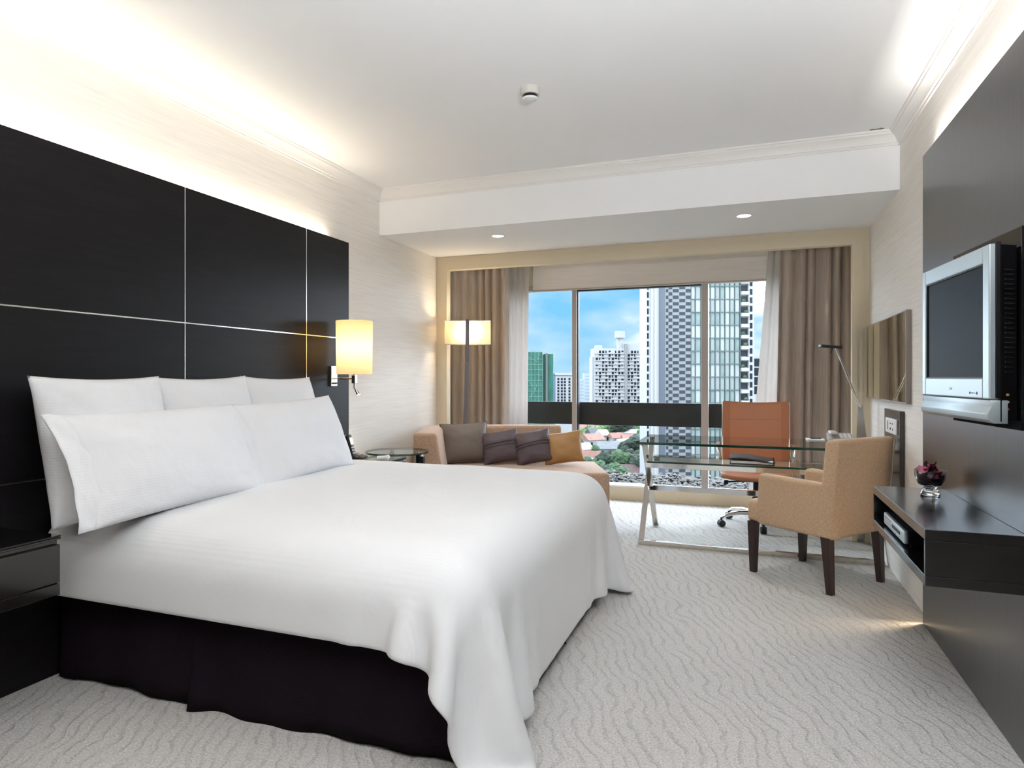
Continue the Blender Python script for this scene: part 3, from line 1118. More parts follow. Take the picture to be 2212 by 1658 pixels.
# ================================================================== CURTAINS AND BLIND
def curtain(name, m, xt0, xt1, xb0, xb1, yc, z0, z1, folds, amp, seed, lab, cat):
    """gathered hanging cloth, top from xt0 to xt1, bottom from xb0 to xb1"""
    rr = random.Random(seed)
    nu, nv = folds * 14, 26
    ph = [rr.uniform(-.5, .5) for _ in range(folds + 2)]
    am = [rr.uniform(.55, 1.25) for _ in range(folds + 2)]
    dr = [rr.uniform(-.5, .5) for _ in range(folds + 2)]

    def f(i, j):
        t = i / (nu - 1)
        s = j / (nv - 1)
        k = t * folds
        k0 = int(min(k, folds - 1e-6))
        w = k - k0
        a = am[k0] * (1 - w) + am[k0 + 1] * w
        p_ = ph[k0] * (1 - w) + ph[k0 + 1] * w
        d_ = dr[k0] * (1 - w) + dr[k0 + 1] * w
        a_ = 2 * PI * (k + p_ * .6 + d_ * s * .55)
        x = (xt0 + (xt1 - xt0) * t) * (1 - s) + (xb0 + (xb1 - xb0) * t) * s
        y = yc + amp * a * (.75 + .35 * s) * (math.sin(a_) + .25 * math.sin(2 * a_ + 1))
        x += .35 * amp * math.cos(a_) * (1 if 0 < i < nu - 1 else 0)
        y += .006 * noise.noise(Vector((x * 7, s * 5, seed)))
        return Vector((x, y, z1 + (z0 - z1) * s))
    o_ = MB().grid(f, nu, nv).build(name, m, None, 180)
    return tag(o_, lab, cat)


curtain('curtain', m_curtain, -3.08, -2.30, -3.08, -2.30, 6.42, .03, 2.48, 8, .038, 4,
        'taupe gathered curtain at the left side of the window behind the floor lamp', 'curtain')
curtain('curtain', m_curtain, .285, .945, .235, .945, 6.42, .03, 2.48, 7, .038, 9,
        'taupe gathered curtain at the right side of the window behind the desk', 'curtain')
curtain('sheer_curtain', m_sheer, -2.40, -2.115, -2.40, -2.13, 6.56, .16, 2.48, 4, .022, 14,
        'pale sheer curtain gathered beside the left taupe curtain', 'sheer curtain')
curtain('sheer_curtain', m_sheer, .195, .42, .02, .40, 6.56, .16, 2.48, 4, .022, 19,
        'pale sheer curtain gathered beside the right taupe curtain', 'sheer curtain')
bl = root('roller_blind', (-1.0, 6.70, 2.5), label='beige roller blind pulled up above the window glass', cat='blind')
MB().box(-2.12, .21, 6.700, 6.703, 2.170, 2.44).build('blind_cloth', m_blind, bl)
MB().box(-2.12, .21, 6.694, 6.709, 2.155, 2.172, .003).build('bottom_bar', m_alu, bl)
MB().cyl((-2.12, 6.715, 2.46), (.21, 6.715, 2.46), .025).build('roller', m_plate, bl, 40)
rl = root('curtain_rail', (-1.05, 6.45, 2.48), label='white curtain rail under the ceiling of the window niche', cat='curtain rail')
MB().box(NX0 + .005, NX1 - .005, 6.40, 6.44, 2.482, 2.499).build('track', m_plate, rl)
MB().box(NX0 + .005, NX1 - .005, 6.54, 6.58, 2.482, 2.499).build('track', m_plate, rl)

# ================================================================== DESK
dx0, dx1, dy0, dy1 = -.735, .835, 5.0, 5.655
desk = root('desk', (.05, 5.33, 0), label='glass topped desk on crossed polished steel legs', cat='desk')


def glass_slab(name, x0, x1, y0, y1, z0, z1, parent):
    ob_ = MB().box(x0, x1, y0, y1, z0, z1, .0015, 1).build(name, [m_desk_glass, m_glass_edge], parent)
    for p_ in ob_.data.polygons:
        if p_.normal.y < -.5:
            p_.material_index = 1
    return ob_


glass_slab('glass_top', -.765, .85, 4.965, 5.675, .748, .766, desk)
glass_slab('glass_shelf', -.70, .80, 5.06, 5.52, .603, .615, desk)
for x in (dx0, dx1):
    MB().bar((x, dy0, .012), (x, dy1 - .02, .742), .040, .024, up=(0, 0, 1), bev=.002).build('leg', m_chrome_warm, desk)
    MB().bar((x + .026 * (1 if x < 0 else -1), dy1, .012), (x + .026 * (1 if x < 0 else -1), dy0 + .02, .742), .040, .024, up=(0, 0, 1), bev=.002).build('leg', m_chrome_warm, desk)
MB().box(dx0 - .02, dx1 + .02, dy0 - .02, dy0 + .02, .0, .034, .002).build('floor_bar', m_chrome_warm, desk)
MB().box(dx0, dx1, 5.315, 5.345, .355, .395, .002).build('stretcher', m_chrome, desk)
MB().box(dx0 + .02, dx1 - .02, 5.07, 5.10, .565, .603, .002).build('shelf_bar', m_chrome, desk)
MB().box(dx0 + .02, dx1 - .02, 5.47, 5.50, .565, .603, .002).build('shelf_bar', m_chrome, desk)
for x in (dx0, dx1):
    for y in (dy0 + .03, dy1 - .03):
        MB().cyl((x, y, .735), (x, y, .748), .018).build('glass_mount', m_chrome, desk, 40)

# leather folder on the desk's glass shelf
fo = root('folder', (.05, 5.22, .615), label='dark brown leather folder with papers on the glass shelf of the desk', cat='folder')
MB().box(-.115, .19, 5.09, 5.33, .616, .622, .002).build('lower_cover', m_folder, fo)
MB().box(-.105, .18, 5.095, 5.32, .623, .642, .001).build('papers', m_paper, fo)
mb = MB().grid(lambda i, j: Vector((-.118 + .31 * i / 15, 5.085 + .25 * j / 5, .650 + .012 * math.sin(i / 15 * PI * 1.3 + .5) + .002 * j)), 16, 6)
cv = mb.build('upper_cover', m_folder, fo, 180)
sm = cv.modifiers.new('s', 'SOLIDIFY')
sm.thickness = .006

# desk lamp
lx, ly = .785, 5.27
dl = root('desk_lamp', (lx, ly, .766), label='slim chrome desk lamp with a small flat head', cat='desk lamp')
MB().lathe([(0, 0), (.075, 0), (.075, .008), (.06, .014), (0, .016)], (lx, ly, .7665), 36).build('base', m_chrome, dl, 40)
MB().cyl((lx - .02, ly - .03, .80), (lx - .02, ly + .03, .80), .020).build('pivot', m_chrome, dl, 40)
s0 = Vector((lx - .005, ly, .785))
s1 = Vector((lx - .035, ly - .010, 1.035))
hd_ = Vector((lx - .195, ly - .055, 1.455))
mb = MB().prism([(-.05, -.012), (.020, -.012), (-.012, .262), (-.036, .262)], 'y', -.008, .008)
place(mb, Matrix.Translation((lx - .01, ly, .79)))
mb.build('lower_arm', m_silver, dl, 40)
MB().tube([s1, hd_], .0075, 10).build('upper_arm', m_chrome, dl, 60)
M = Matrix.Translation(hd_ + Vector((-.035, -.012, .008))) @ Matrix.Rotation(math.radians(5), 4, 'Y') @ Matrix.Rotation(.3, 4, 'Z')
MB().obox(M, .145, .055, .020, .005, 2).build('head', mat('lamp_head', (.05, .05, .055), .3, .6), dl, 40)
MB().tube([hd_ + Vector((-.02, 0, .0)), hd_ + Vector((-.026, 0, -.035))], .0025, 6).build('handle', m_black, dl, 60)

# telephone, notepad and pen on the desk
tx, ty = .66, 5.56
tp2 = root('telephone', (tx, ty, .766), label='grey corded telephone on the glass desk beside the lamp', cat='telephone')
MB().prism([(ty - .085, .767), (ty + .085, .767), (ty + .085, .825), (ty - .085, .790)], 'x', tx - .085, tx + .085, .006).build('body', m_grey_plastic, tp2, 40)
hn = MB().box(tx - .075, tx - .025, ty - .09, ty + .09, .818, .842, .010, 3).build('handset', mat('phone_light', (.60, .55, .50), .45), tp2, 40)
for i in range(3):
    for j in range(4):
        MB().box(tx - .005 + i * .028, tx + .013 + i * .028, ty - .06 + j * .028, ty - .042 + j * .028, .795 + j * .006, .804 + j * .006, .001, 1).build('key', m_plate, tp2)
npd = tag(MB().box(.43, .555, 5.54, 5.66, .7665, .776, .001, 1).build('notepad', m_paper), 'white notepad lying on the glass desk', 'notepad')
tag(MB().tube([(.46, 5.585, .780), (.535, 5.605, .780)], .004, 8).build('pen', m_black), 'black pen lying on the white notepad', 'pen')

# ================================================================== OFFICE CHAIR
ox, oy = .075, 5.975
oc = root('office_chair', (ox, oy, 0), math.radians(0), label='orange leather swivel chair on a chrome base behind the desk', cat='office chair')


def oback(i, j, n=17, m_=24):
    u = -1 + 2 * i / (n - 1)
    v = j / (m_ - 1)
    hw = .268
    z = .47 + .565 * v
    y = .245 + .06 * v + .03 * math.sin(v * PI) * -1 - .03 * (1 - u * u) * -1
    zt2 = -.014 * (1 - u * u) * (v ** 4)
    return Vector((u * hw, y, z + zt2))


bk = MB().grid(oback, 17, 24).build('backrest', m_orange, oc, 180, world=False)
sm = bk.modifiers.new('s', 'SOLIDIFY')
sm.thickness = .016


def hem2(side):
    def g(i, j):
        u = side * (1 - .22 * i / 3)
        v = j / 23
        p_ = oback((u + 1) / 2 * 16, v * 23)
        return p_ + Vector((0, -.0185, 0))
    return g


for s in (-1, 1):
    h_ = MB().grid(hem2(s), 4, 24).build('edge_hem', m_orange_seam, bk, 180, world=False)
for v0 in (.36, .72):
    MB().grid(lambda i, j: oback(1.76 + 12.48 * i / 15, (v0 + .006 * j) * 23) + Vector((0, -.0175 - (.002 if j == 1 else 0), 0)), 16, 3).build('seam', m_orange_seam, bk, 180, world=False)
for s in (-1, 1):
    MB().tube([(s * .275, .25, .40), (s * .275, .255, .60), (s * .272, .275, .80), (s * .270, .30, 1.03)], .010, 8).build('side_rail', m_chrome, oc, 60, world=False)


def oseat(i, j):
    u = -1 + 2 * i / 15
    v = j / 15
    return Vector((u * .265, .24 - .47 * v, .452 + .02 * abs(u) ** 3 - .03 * max(0, v - .75) * 3))


se = MB().grid(oseat, 16, 16).build('seat', m_orange, oc, 180, world=False)
sm = se.modifiers.new('s', 'SOLIDIFY')
sm.thickness = .03
for s in (-1, 1):
    MB().tube([(s * .275, .24, .44), (s * .30, .22, .62), (s * .302, .05, .655), (s * .302, -.10, .655), (s * .285, -.13, .60), (s * .27, -.08, .44)], .010, 8).build('arm_frame', m_chrome, oc, 60, world=False)
    MB().box(s * .302 - .022, s * .302 + .022, -.09, .17, .655, .682, .008, 3).build('arm_pad', m_orange_seam, oc, 40, world=False)
MB().box(-.10, .10, -.10, .12, .375, .425, .01).build('tilt_mechanism', m_black, oc, world=False)
for s in (-1, 1):
    MB().bar((s * .06, 0, .40), (s * .265, .02, .435), .03, .014, bev=.003).build('seat_bracket', m_chrome, oc, world=False)
MB().tube([(-.05, -.06, .385), (-.22, -.10, .37)], .007, 8).build('lever', m_black, oc, 60, world=False)
MB().box(-.25, -.215, -.115, -.085, .355, .385, .004).build('lever_knob', m_black, oc, world=False)
MB().cyl((0, 0, .20), (0, 0, .385), .022).build('gas_lift', m_black, oc, 40, world=False)
MB().cyl((0, 0, .10), (0, 0, .24), .034, .030).build('column_cover', m_black, oc, 40, world=False)
MB().cyl((0, 0, .085), (0, 0, .12), .05, .045).build('hub', m_chrome, oc, 40, world=False)
for k in range(5):
    a = math.radians(208 + 72 * k)
    c_, s_ = math.cos(a), math.sin(a)
    pts = [(c_ * .03, s_ * .03, .108), (c_ * .15, s_ * .15, .112), (c_ * .26, s_ * .26, .096), (c_ * .305, s_ * .305, .072)]
    MB().tube(pts, [.022, .018, .015, .014], 10).build('spoke', m_chrome, oc, 60, world=False)
    cs = MB()
    px, py = c_ * .305, s_ * .305
    t_ = Vector((-s_, c_, 0))
    for q in (-1, 1):
        p_ = Vector((px, py, .029)) + t_ * .012 * q
        cs.cyl(p_ - t_ * .009, p_ + t_ * .009, .028, n=18)
    cs.cyl((px, py, .03), (px, py, .075), .009, n=10)
    cs.build('castor', m_black_rubber, oc, 40, world=False)

# ================================================================== ARMCHAIR
AX, AY = .403, 4.575
AR = math.radians(50.5)
ac = root('armchair', (AX, AY, 0), AR, label='beige upholstered armchair with dark tapered legs in front of the desk', cat='armchair')
W2 = .272
MB().box(-W2 + .02, W2 - .02, -.25, .315, .315, .462, .030, 4).build('seat', m_chair_cloth, ac, 50, world=False)
for s in (-1, 1):
    x0, x1 = (s * W2, s * (W2 - .085))
    MB().prism([(-.30, .315), (.215, .315), (.222, .47), (.213, .638), (-.0, .634), (-.28, .630)], 'x', min(x0, x1), max(x0, x1), .024, 4).build('armrest', m_chair_cloth, ac, 50, world=False)
MB().prism([(-.285, .312), (-.185, .312), (-.245, .885), (-.342, .893)], 'x', -W2 - .004, W2 + .004, .026, 4).build('backrest', m_chair_cloth, ac, 50, world=False)
for sx_ in (-1, 1):
    for sy_, lean_ in ((-1, -.02), (1, .0)):
        mb = MB()
        cx_, cy_ = sx_ * .247, (-.245 if sy_ < 0 else .262)
        A = [mb.bm.verts.new((cx_ + dx * .026, cy_ + dy * .026, .325)) for dx, dy in ((-1, -1), (1, -1), (1, 1), (-1, 1))]
        B = [mb.bm.verts.new((cx_ + dx * .017, cy_ + lean_ + dy * .017, 0)) for dx, dy in ((-1, -1), (1, -1), (1, 1), (-1, 1))]
        for k in range(4):
            mb.bm.faces.new((A[k], A[(k + 1) % 4], B[(k + 1) % 4], B[k]))
        mb.bm.faces.new(A)
        mb.bm.faces.new(B[::-1])
        mb.build('leg', m_leg_wood, ac, world=False)
for s in (-1, 1):
    MB().tube([(s * (W2 + .003), -.288, .33), (s * (W2 + .003), -.338, .88)], .0035, 6).build('seam_piping', m_chair_cloth, ac, 60, world=False)

# ================================================================== TELEVISION
tv = root('television', (.675, 2.743, 1.10), math.radians(94.8), label='silver flat television mounted on the dark wall panel', cat='television')
hw, z1t = .298, .555
mb = MB()
sx0, sx1, sz0, sz1 = -.250, .262, .140, .500      # screen opening
mb.box(-hw, sx0, -.028, 0, .075, z1t, .004)
mb.box(sx1, hw, -.028, 0, .075, z1t, .004)
mb.box(sx0, sx1, -.028, 0, sz1, z1t, .004)
mb.box(sx0, sx1, -.028, 0, .075, sz0, .004)
mb.build('bezel', m_tv_silver, tv, world=False)
MB().box(sx0 - .002, sx1 + .002, -.022, -.008, sz0 - .002, sz1 + .002).build('screen', m_screen, tv, world=False)
mb = MB()
fr_ = [(sx0, sx1, sz1 - .004, sz1), (sx0, sx1, sz0, sz0 + .004), (sx0, sx0 + .004, sz0, sz1), (sx1 - .004, sx1, sz0, sz1)]
for a, b_, c_, d_ in fr_:
    mb.box(a, b_, -.012, -.003, c_, d_)
mb.build('screen_frame', m_black, tv, world=False)
sp = MB().prism([(-.05, .0), (-.012, .0), (.004, .012), (.006, .030), (-.004, .052), (-.002, .072), (-.05, .072)], 'x', -hw, hw, .002).build('speaker_bar', m_tv_silver, tv, 40, world=False)
bd = MB().prism([(-hw - .002, -.03), (hw + .002, -.03), (hw - .03, -.085), (-hw + .03, -.085)], 'z', .005, z1t - .003, .002).build('housing', m_black, tv, world=False)
MB().box(-hw - .004, hw + .004, -.03, -.016, .078, z1t + .006, .002).build('rim', m_black, tv, world=False)
for k in range(22):
    MB().obox(Matrix.Translation((-hw + .012, -.057, .16 + k * .015)) @ Matrix.Rotation(math.radians(-62), 4, 'Z'), .030, .004, .004).build('vent_slat', m_black_rubber, bd, world=False)
for k, c_ in enumerate(((.20, .03, .03), (.22, .22, .21), (.28, .13, .02))):
    MB().cyl((-hw + .002, -.050, .045 + k * .022), (-hw + .018, -.054, .045 + k * .022), .0042, n=14).build('socket', mat('jack_%d' % k, c_, .4), bd, 40, world=False)
# maker's mark and the row of key symbols on the lower bezel
MB().prism([(.018, .098), (.018, .110), (.006, .104)], 'y', .0002, .0012).build('maker_mark', m_plate, tv, world=False)
MB().cyl((.0, .0002, .104), (.0, .0012, .104), .004, n=12).build('maker_mark', m_grey_plastic, tv, world=False)
for k, (w_, h_) in enumerate(((.005, .007), (.004, .003), (.003, .004), (.003, .004), (.004, .002), (.006, .009))):
    MB().box(-.155 - k * .011 - w_ / 2, -.155 - k * .011 + w_ / 2, .0002, .0010, .092 - h_ / 2, .092 + h_ / 2).build('key_symbol', m_black, tv, world=False)
plate = MB().box(-.275, .262, -.112, -.094, -.022, .610, .0015, 1).build('mount_plate', m_black_glass, tv, world=False)
MB().box(-.1, .1, -.140, -.080, .2, .4, .002).build('wall_bracket', m_black, tv, world=False)

# ================================================================== WALL SHELF under the television
cx0, cx1, cy0, cy1, cz0, cz1 = .553, XP - .001, 2.548, 3.505, .552, .740
cs_ = root('wall_shelf', (.69, 3.03, cz0), label='dark wood floating shelf with open compartment under the television', cat='shelf')
MB().box(cx0, cx1, cy0, cy1, cz1 - .036, cz1, .0015, 1).build('top_board', m_dark_wood, cs_)
MB().box(cx0, cx1, cy0, cy1, cz0, cz0 + .034, .0015, 1).build('bottom_board', m_dark_wood, cs_)
MB().box(cx0, cx1, cy0, cy0 + .016, cz0 + .0342, cz1 - .0362, .001, 1).build('side_board', m_dark_wood, cs_)
MB().box(cx0, cx1, cy1 - .016, cy1, cz0 + .0342, cz1 - .0362, .001, 1).build('side_board', m_dark_wood, cs_)
MB().box(cx1 - .012, cx1, cy0 + .017, cy1 - .017, cz0 + .0342, cz1 - .0362).build('back_board', m_black, cs_)
# disc player in the compartment
dv = root('disc_player', (.68, 3.16, cz0 + .034), label='slim silver fronted disc player inside the shelf compartment', cat='disc player')
zb = cz0 + .0345
MB().box(.585, .80, 2.96, 3.36, zb + .008, zb + .058, .003).build('case', m_black, dv)
ft = MB().box(.572, .586, 2.96, 3.36, zb + .010, zb + .060, .004).build('front', m_tv_silver, dv, 40)
MB().box(.5705, .5725, 3.03, 3.18, zb + .030, zb + .042).build('display', m_black, ft)
MB().box(.5705, .5725, 3.20, 3.33, zb + .046, zb + .052).build('disc_tray', m_silver, ft)
for k in range(4):
    MB().box(.5705, .5725, 3.04 + k * .03, 3.055 + k * .03, zb + .016, zb + .022).build('button', m_silver, ft)
for x in (.61, .77):
    for y in (2.99, 3.33):
        MB().cyl((x, y, zb), (x, y, zb + .009), .012, n=14).build('foot', m_black_rubber, dv)
# glass bowl with petals
bx, by = .735, 3.30
bw = root('glass_bowl', (bx, by, cz1), label='small footed glass bowl of crimson petals on the dark shelf', cat='bowl')
MB().lathe([(0, .002), (.034, .001), (.038, .006), (.030, .022), (.024, .030), (.026, .036)], (bx, by, cz1), 36).build('foot', m_bowl_glass, bw, 60)
MB().lathe([(0, .036), (.026, .036), (.044, .048), (.056, .072), (.060, .108), (.057, .108), (.053, .074), (.042, .052), (0, .041)], (bx, by, cz1), 36).build('bowl', m_bowl_glass, bw, 60)
pr_ = random.Random(2)
for k in range(26):
    a, q = pr_.uniform(0, 6.28), pr_.uniform(.0, .034)
    zz = cz1 + .066 + .050 * (1 - q / .04) * (k / 26) + k * .0008
    s = pr_.uniform(.017, .026)
    R_ = Matrix.Rotation(pr_.uniform(0, 6.28), 4, 'Z') @ Matrix.Rotation(pr_.uniform(-.9, .9), 4, 'X')
    M = Matrix.Translation((bx + q * math.cos(a), by + q * math.sin(a), zz)) @ R_

    def f(i, j):
        u, v = -1 + i / 3, -1 + j / 3
        rr = math.sqrt(max(0, 1 - .35 * u * u * v * v))
        return M @ Vector((u * s * rr, v * s * .8 * rr, s * .55 * (u * u + .5 * v * v) + s * .12 * math.sin(3 * u + 2 * v)))
    tag(MB().grid(f, 7, 7).build('petal', (m_petal, m_petal3, m_petal2)[0 if k < 22 and k % 3 else (1 if k < 22 else 2)], None, 180),
        ('crimson petal lying in the small glass bowl', 'dark purple petal lying in the small glass bowl',
         'pink petal on top of the others in the glass bowl')[0 if k < 22 and k % 3 else (1 if k < 22 else 2)], 'petal', 'petals in the glass bowl')
MB().lathe([(0, .042), (.040, .054), (.050, .076), (0, .082)], (bx, by, cz1), 24).build('petal_bed', m_petal3, bw, 60)

# ================================================================== MIRROR and SOCKET BOARD on the right wall
mr = root('wall_mirror', (.85, 4.9, 1.36), label='wide framed mirror on the right wall above the desk', cat='mirror')
MB().box(.846, XR, 4.33, 5.645, 1.093, 1.630, .002).build('frame', mat('mirror_frame', (.30, .26, .24), .35, .6), mr)
MB().box(.8445, .8465, 4.340, 5.635, 1.101, 1.622).build('mirror_glass', m_mirror, mr)
sb_ = root('socket_board', (.855, 4.7, .55), label='dark wood board with a white socket on the wall beside the desk', cat='socket board')
MB().box(.848, XR, 4.497, 4.965, .55, 1.044, .002).build('board', m_dark_wood, sb_)
so = MB().box(.837, .847, 4.55, 4.87, .898, .990, .003).build('socket_plate', m_plate, sb_)
for yy, zz, dy, dz in ((4.79, .945, .012, .055), (4.71, .96, .02, .008), (4.65, .96, .02, .008), (4.71, .927, .025, .014), (4.64, .925, .012, .012)):
    MB().box(.8355, .8375, yy - dy / 2, yy + dy / 2, zz - dz / 2, zz + dz / 2).build('socket_slot', m_black, so)


# ================================================================== THE TOWN OUTSIDE
GZ = -45.0
m_ground = mat('town_ground', (0.022, 0.03025, 0.0165), .95, var=((.03, .03, .03), .4, 3))
struct(MB().box(-1500, 1500, 60, 2600, GZ - 1, GZ).build('ground', m_ground))
m_conc = mat('white_concrete', (0.198, 0.198, 0.2008), .8)
m_conc2 = mat('cream_concrete', (0.1815, 0.176, 0.165), .8)
m_slate = mat('blue_grey_cladding', (0.02475, 0.0341, 0.04675), .5)
m_grey_panel = mat('grey_panel', (0.0935, 0.099, 0.1045), .6)
m_win_dark = mat('dark_window', (0.0055, 0.00825, 0.0121), .6, spec=.12)
m_win_mid = mat('grey_window', (0.0209, 0.02365, 0.0275), .6, spec=.12)
m_green_frame = mat('green_frame', (0.0099, 0.03025, 0.0264), .4)
m_pale_glass = mat('pale_glass', (0.1375, 0.165, 0.1595), .6, spec=.12, var=((.16, .16, .25), .25, 1))
m_net = mat('green_net', (0.0045, 0.05625, 0.0375), .8, var=((.5, .5, .25), .4, 4))
m_net_line = mat('scaffold_tube', (0.06, 0.1275, 0.1013), .6)
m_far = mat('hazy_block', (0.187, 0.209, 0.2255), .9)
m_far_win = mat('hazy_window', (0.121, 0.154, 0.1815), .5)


def pxr(u, d):
    return (u - 1067.8) / 1424.8 * d


def pz(v, d):
    return 1.24 + (816.5 - v) / 1424.8 * d


def city_root(name, u, d, lab, cat='building', group=None):
    return root(name, rd(pxr(u, d), d, GZ), YAW, lab, cat, group)


class Bld:
    """a building drawn in its own axes: x to the viewer's right, y away, z above ground; sizes in metres"""

    def __init__(self, r_, u, d):
        self.r, self.u, self.d = r_, u, d
        self.k = d / 1424.8

    def x(self, u):
        return (u - self.u) * self.k

    def z(self, v):
        return pz(v, self.d) - GZ

    def box(self, name, m, u0, u1, v0, v1, y0=0., y1=8., mb_=None, bev=0):
        q = (mb_ or MB()).box(self.x(u0), self.x(u1), y0, y1, self.z(v1) if v1 is not None else 0, self.z(v0), bev)
        return q if mb_ else q.build(name, m, self.r, world=False)


# --- tall tower with checkered facade and glass bays
d = 200.0
tw = city_root('tower_block', 1510, d, 'tall tower with checkered grey facade and green framed glass bays')
B = Bld(tw, 1510, d)
TOP = 470
B.box('slot_slab', m_conc, 1396, 1406, TOP, None, -.4, 9)
B.box('white_shaft', m_conc, 1404, 1421, TOP, None, -1.0, 9)
B.box('shaft_fin', m_conc2, 1411, 1416, TOP, None, -1.6, -.9)
B.box('slate_strip', m_slate, 1421, 1437, TOP, None, -.2, 9)
B.box('checker_wall', m_grey_panel, 1437, 1492, TOP, None, -.2, 9)
B.box('glass_core', m_pale_glass, 1492, 1600, TOP, None, .3, 9)
B.box('balcony_core', m_conc2, 1598, 1618, TOP, None, .6, 9)
B.box('end_slab', m_conc, 1616, 1628, TOP, None, -.4, 9)
# checkered windows
cols = [(1438.5, 1443), (1444, 1451.5), (1453, 1465.5), (1467, 1479.5), (1481, 1491.5)]
protos = []
for ci, (u0, u1) in enumerate(cols):
    mb = MB().box(0, (u1 - u0) * B.k, -.02, .10, 0, 7.0 * B.k, .02, 1)
    src = None
    n = 0
    v = 596.0 + (7.05 if ci % 2 else 0)
    while v < 1030:
        if src is None:
            src = mb.build('window', m_win_mid, tw, world=False)
            ob = src
        else:
            ob = part_copy(src, tw, (0, 0, 0))
        ob.location = (B.x(u0), -.34, B.z(v + 7.0))
        v += 14.1
# slot windows of the two white slabs
for u0, w_, v0_, ph_ in ((1397, 3.6, 596, 17.6), (1618.5, 5.5, 606, 18.2)):
    src = None
    v = v0_
    while v < 1025:
        if src is None:
            src = MB().box(0, w_ * B.k, -.02, .12, 0, 12.2 * B.k).build('slot_window', m_win_dark, tw, world=False)
            ob = src
        else:
            ob = part_copy(src, tw, (0, 0, 0))
        ob.location = (B.x(u0), -.50, B.z(v + 12.2))
        v += ph_
# glass bays: panes, mullions, floor bands
us = [1492.5, 1502, 1514, 1524, 1534.5, 1545, 1555.5, 1566, 1576.5, 1587, 1598]
for a in us:
    B.box('bay_mullion', m_green_frame, a - .8, a + .8, TOP, None, -.35, .35)
for k in range(16):
    v = 590 + k * 28.0
    B.box('floor_band', m_green_frame, 1492, 1598.5, v - 1.1, v + 1.1, -.30, .32)
src = {}
for k in range(16):
    for i in range(len(us) - 1):
        key = round(us[i + 1] - us[i], 1)
        mm = (m_pale_glass, mat('blind_glass', (0.187, 0.1953, 0.187), .4), mat('curtain_glass', (0.0935, 0.11, 0.1045), .3))[(k * 7 + i * 3 + (i * k) % 4) % 3]
        if (key, mm.name) not in src:
            src[(key, mm.name)] = MB().box(0, (key - 2.0) * B.k, -.03, .10, 0, 25.2 * B.k).build('bay_pane', mm, tw, world=False)
            ob = src[(key, mm.name)]
        else:
            ob = part_copy(src[(key, mm.name)], tw, (0, 0, 0))
        ob.location = (B.x(us[i] + 1.0), .12, B.z(590 + k * 28.0 + 26.6))
# balconies with planting
m_leaf = mat('leaf_green', (0.011, 0.0275, 0.0099), .8, var=((1.2, 1.2, 1.2), .5, 3))
for k in range(18):
    v = 606 + k * 23.5
    sl = B.box('balcony', m_conc, 1598.8, 1616, v, v + 7.5, -1.3, .6)
    B.box('balcony_opening', m_win_mid, 1600, 1615.5, v - 14, v - 1.5, .45, .65)
    if k % 3 != 1:
        q = MB()
        bmesh.ops.create_icosphere(q.bm, subdivisions=1, radius=.75)
        q.bm.transform(Matrix.Translation((B.x(1602 + (k * 5) % 8), -.7, B.z(v - 3))))
        q.build('balcony_plant', m_leaf, sl, 180, world=False)

# --- white stepped apartment tower
d = 620.0
cd = city_root('apartment_tower', 1337, d, 'white stepped apartment tower with a round water tank on its roof')
B = Bld(cd, 1337, d)
B.box('wing', m_conc, 1283, 1350, 752, None, 0, 22)
B.box('side_block', m_conc, 1280, 1292, 770, None, 2, 20)
B.box('roof_block', m_conc, 1289, 1302, 745, 754, 3, 15)
B.box('wing', m_conc, 1346, 1398, 740, None, 2, 26)
B.box('roof_block', m_conc, 1384, 1402, 729, 742, 4, 20)
B.box('stair_shaft', mat('shaft_grey', (0.11, 0.11, 0.1128), .8), 1349, 1355, 742, None, -1.0, 6)
B.box('tank_stem', m_conc, 1336, 1347, 724, 756, 4, 9)
tk = MB().cyl((B.x(1341.5), 6.5, B.z(729)), (B.x(1341.5), 6.5, B.z(714)), 11.5 * B.k, n=10).build('water_tank', m_conc, cd, 40, world=False)
q = MB()
q2 = MB()
wr_ = random.Random(12)
k = 0
v = 757.0
while v < 925:
    for (u0, n, st_, yq) in ((1287, 9, 6.9, -.12), (1357, 6, 6.9, 1.88)):
        for i in range(n):
            if (i + k * 2 + (k // 2) * 3) % 5 == 0 or (yq < 0 and i in (0, 8) and k % 2):
                continue
            ww = 4.6 if (i + k) % 3 else 2.6
            hh = 5.4 if (i * 3 + k) % 4 else 3.2
            q.box(B.x(u0 + i * st_), B.x(u0 + i * st_ + ww), yq, yq + .5, B.z(v + hh), B.z(v))
        q2.box(B.x(u0 - 2), B.x(u0 + n * st_), yq - .9, yq + .3, B.z(v + 7.4), B.z(v + 6.2))
    v += 7.6
    k += 1
tag(q.build('windows', m_win_dark, cd, world=False), kind='stuff')
tag(q2.build('balcony_slabs', m_conc2, cd, world=False), kind='stuff')

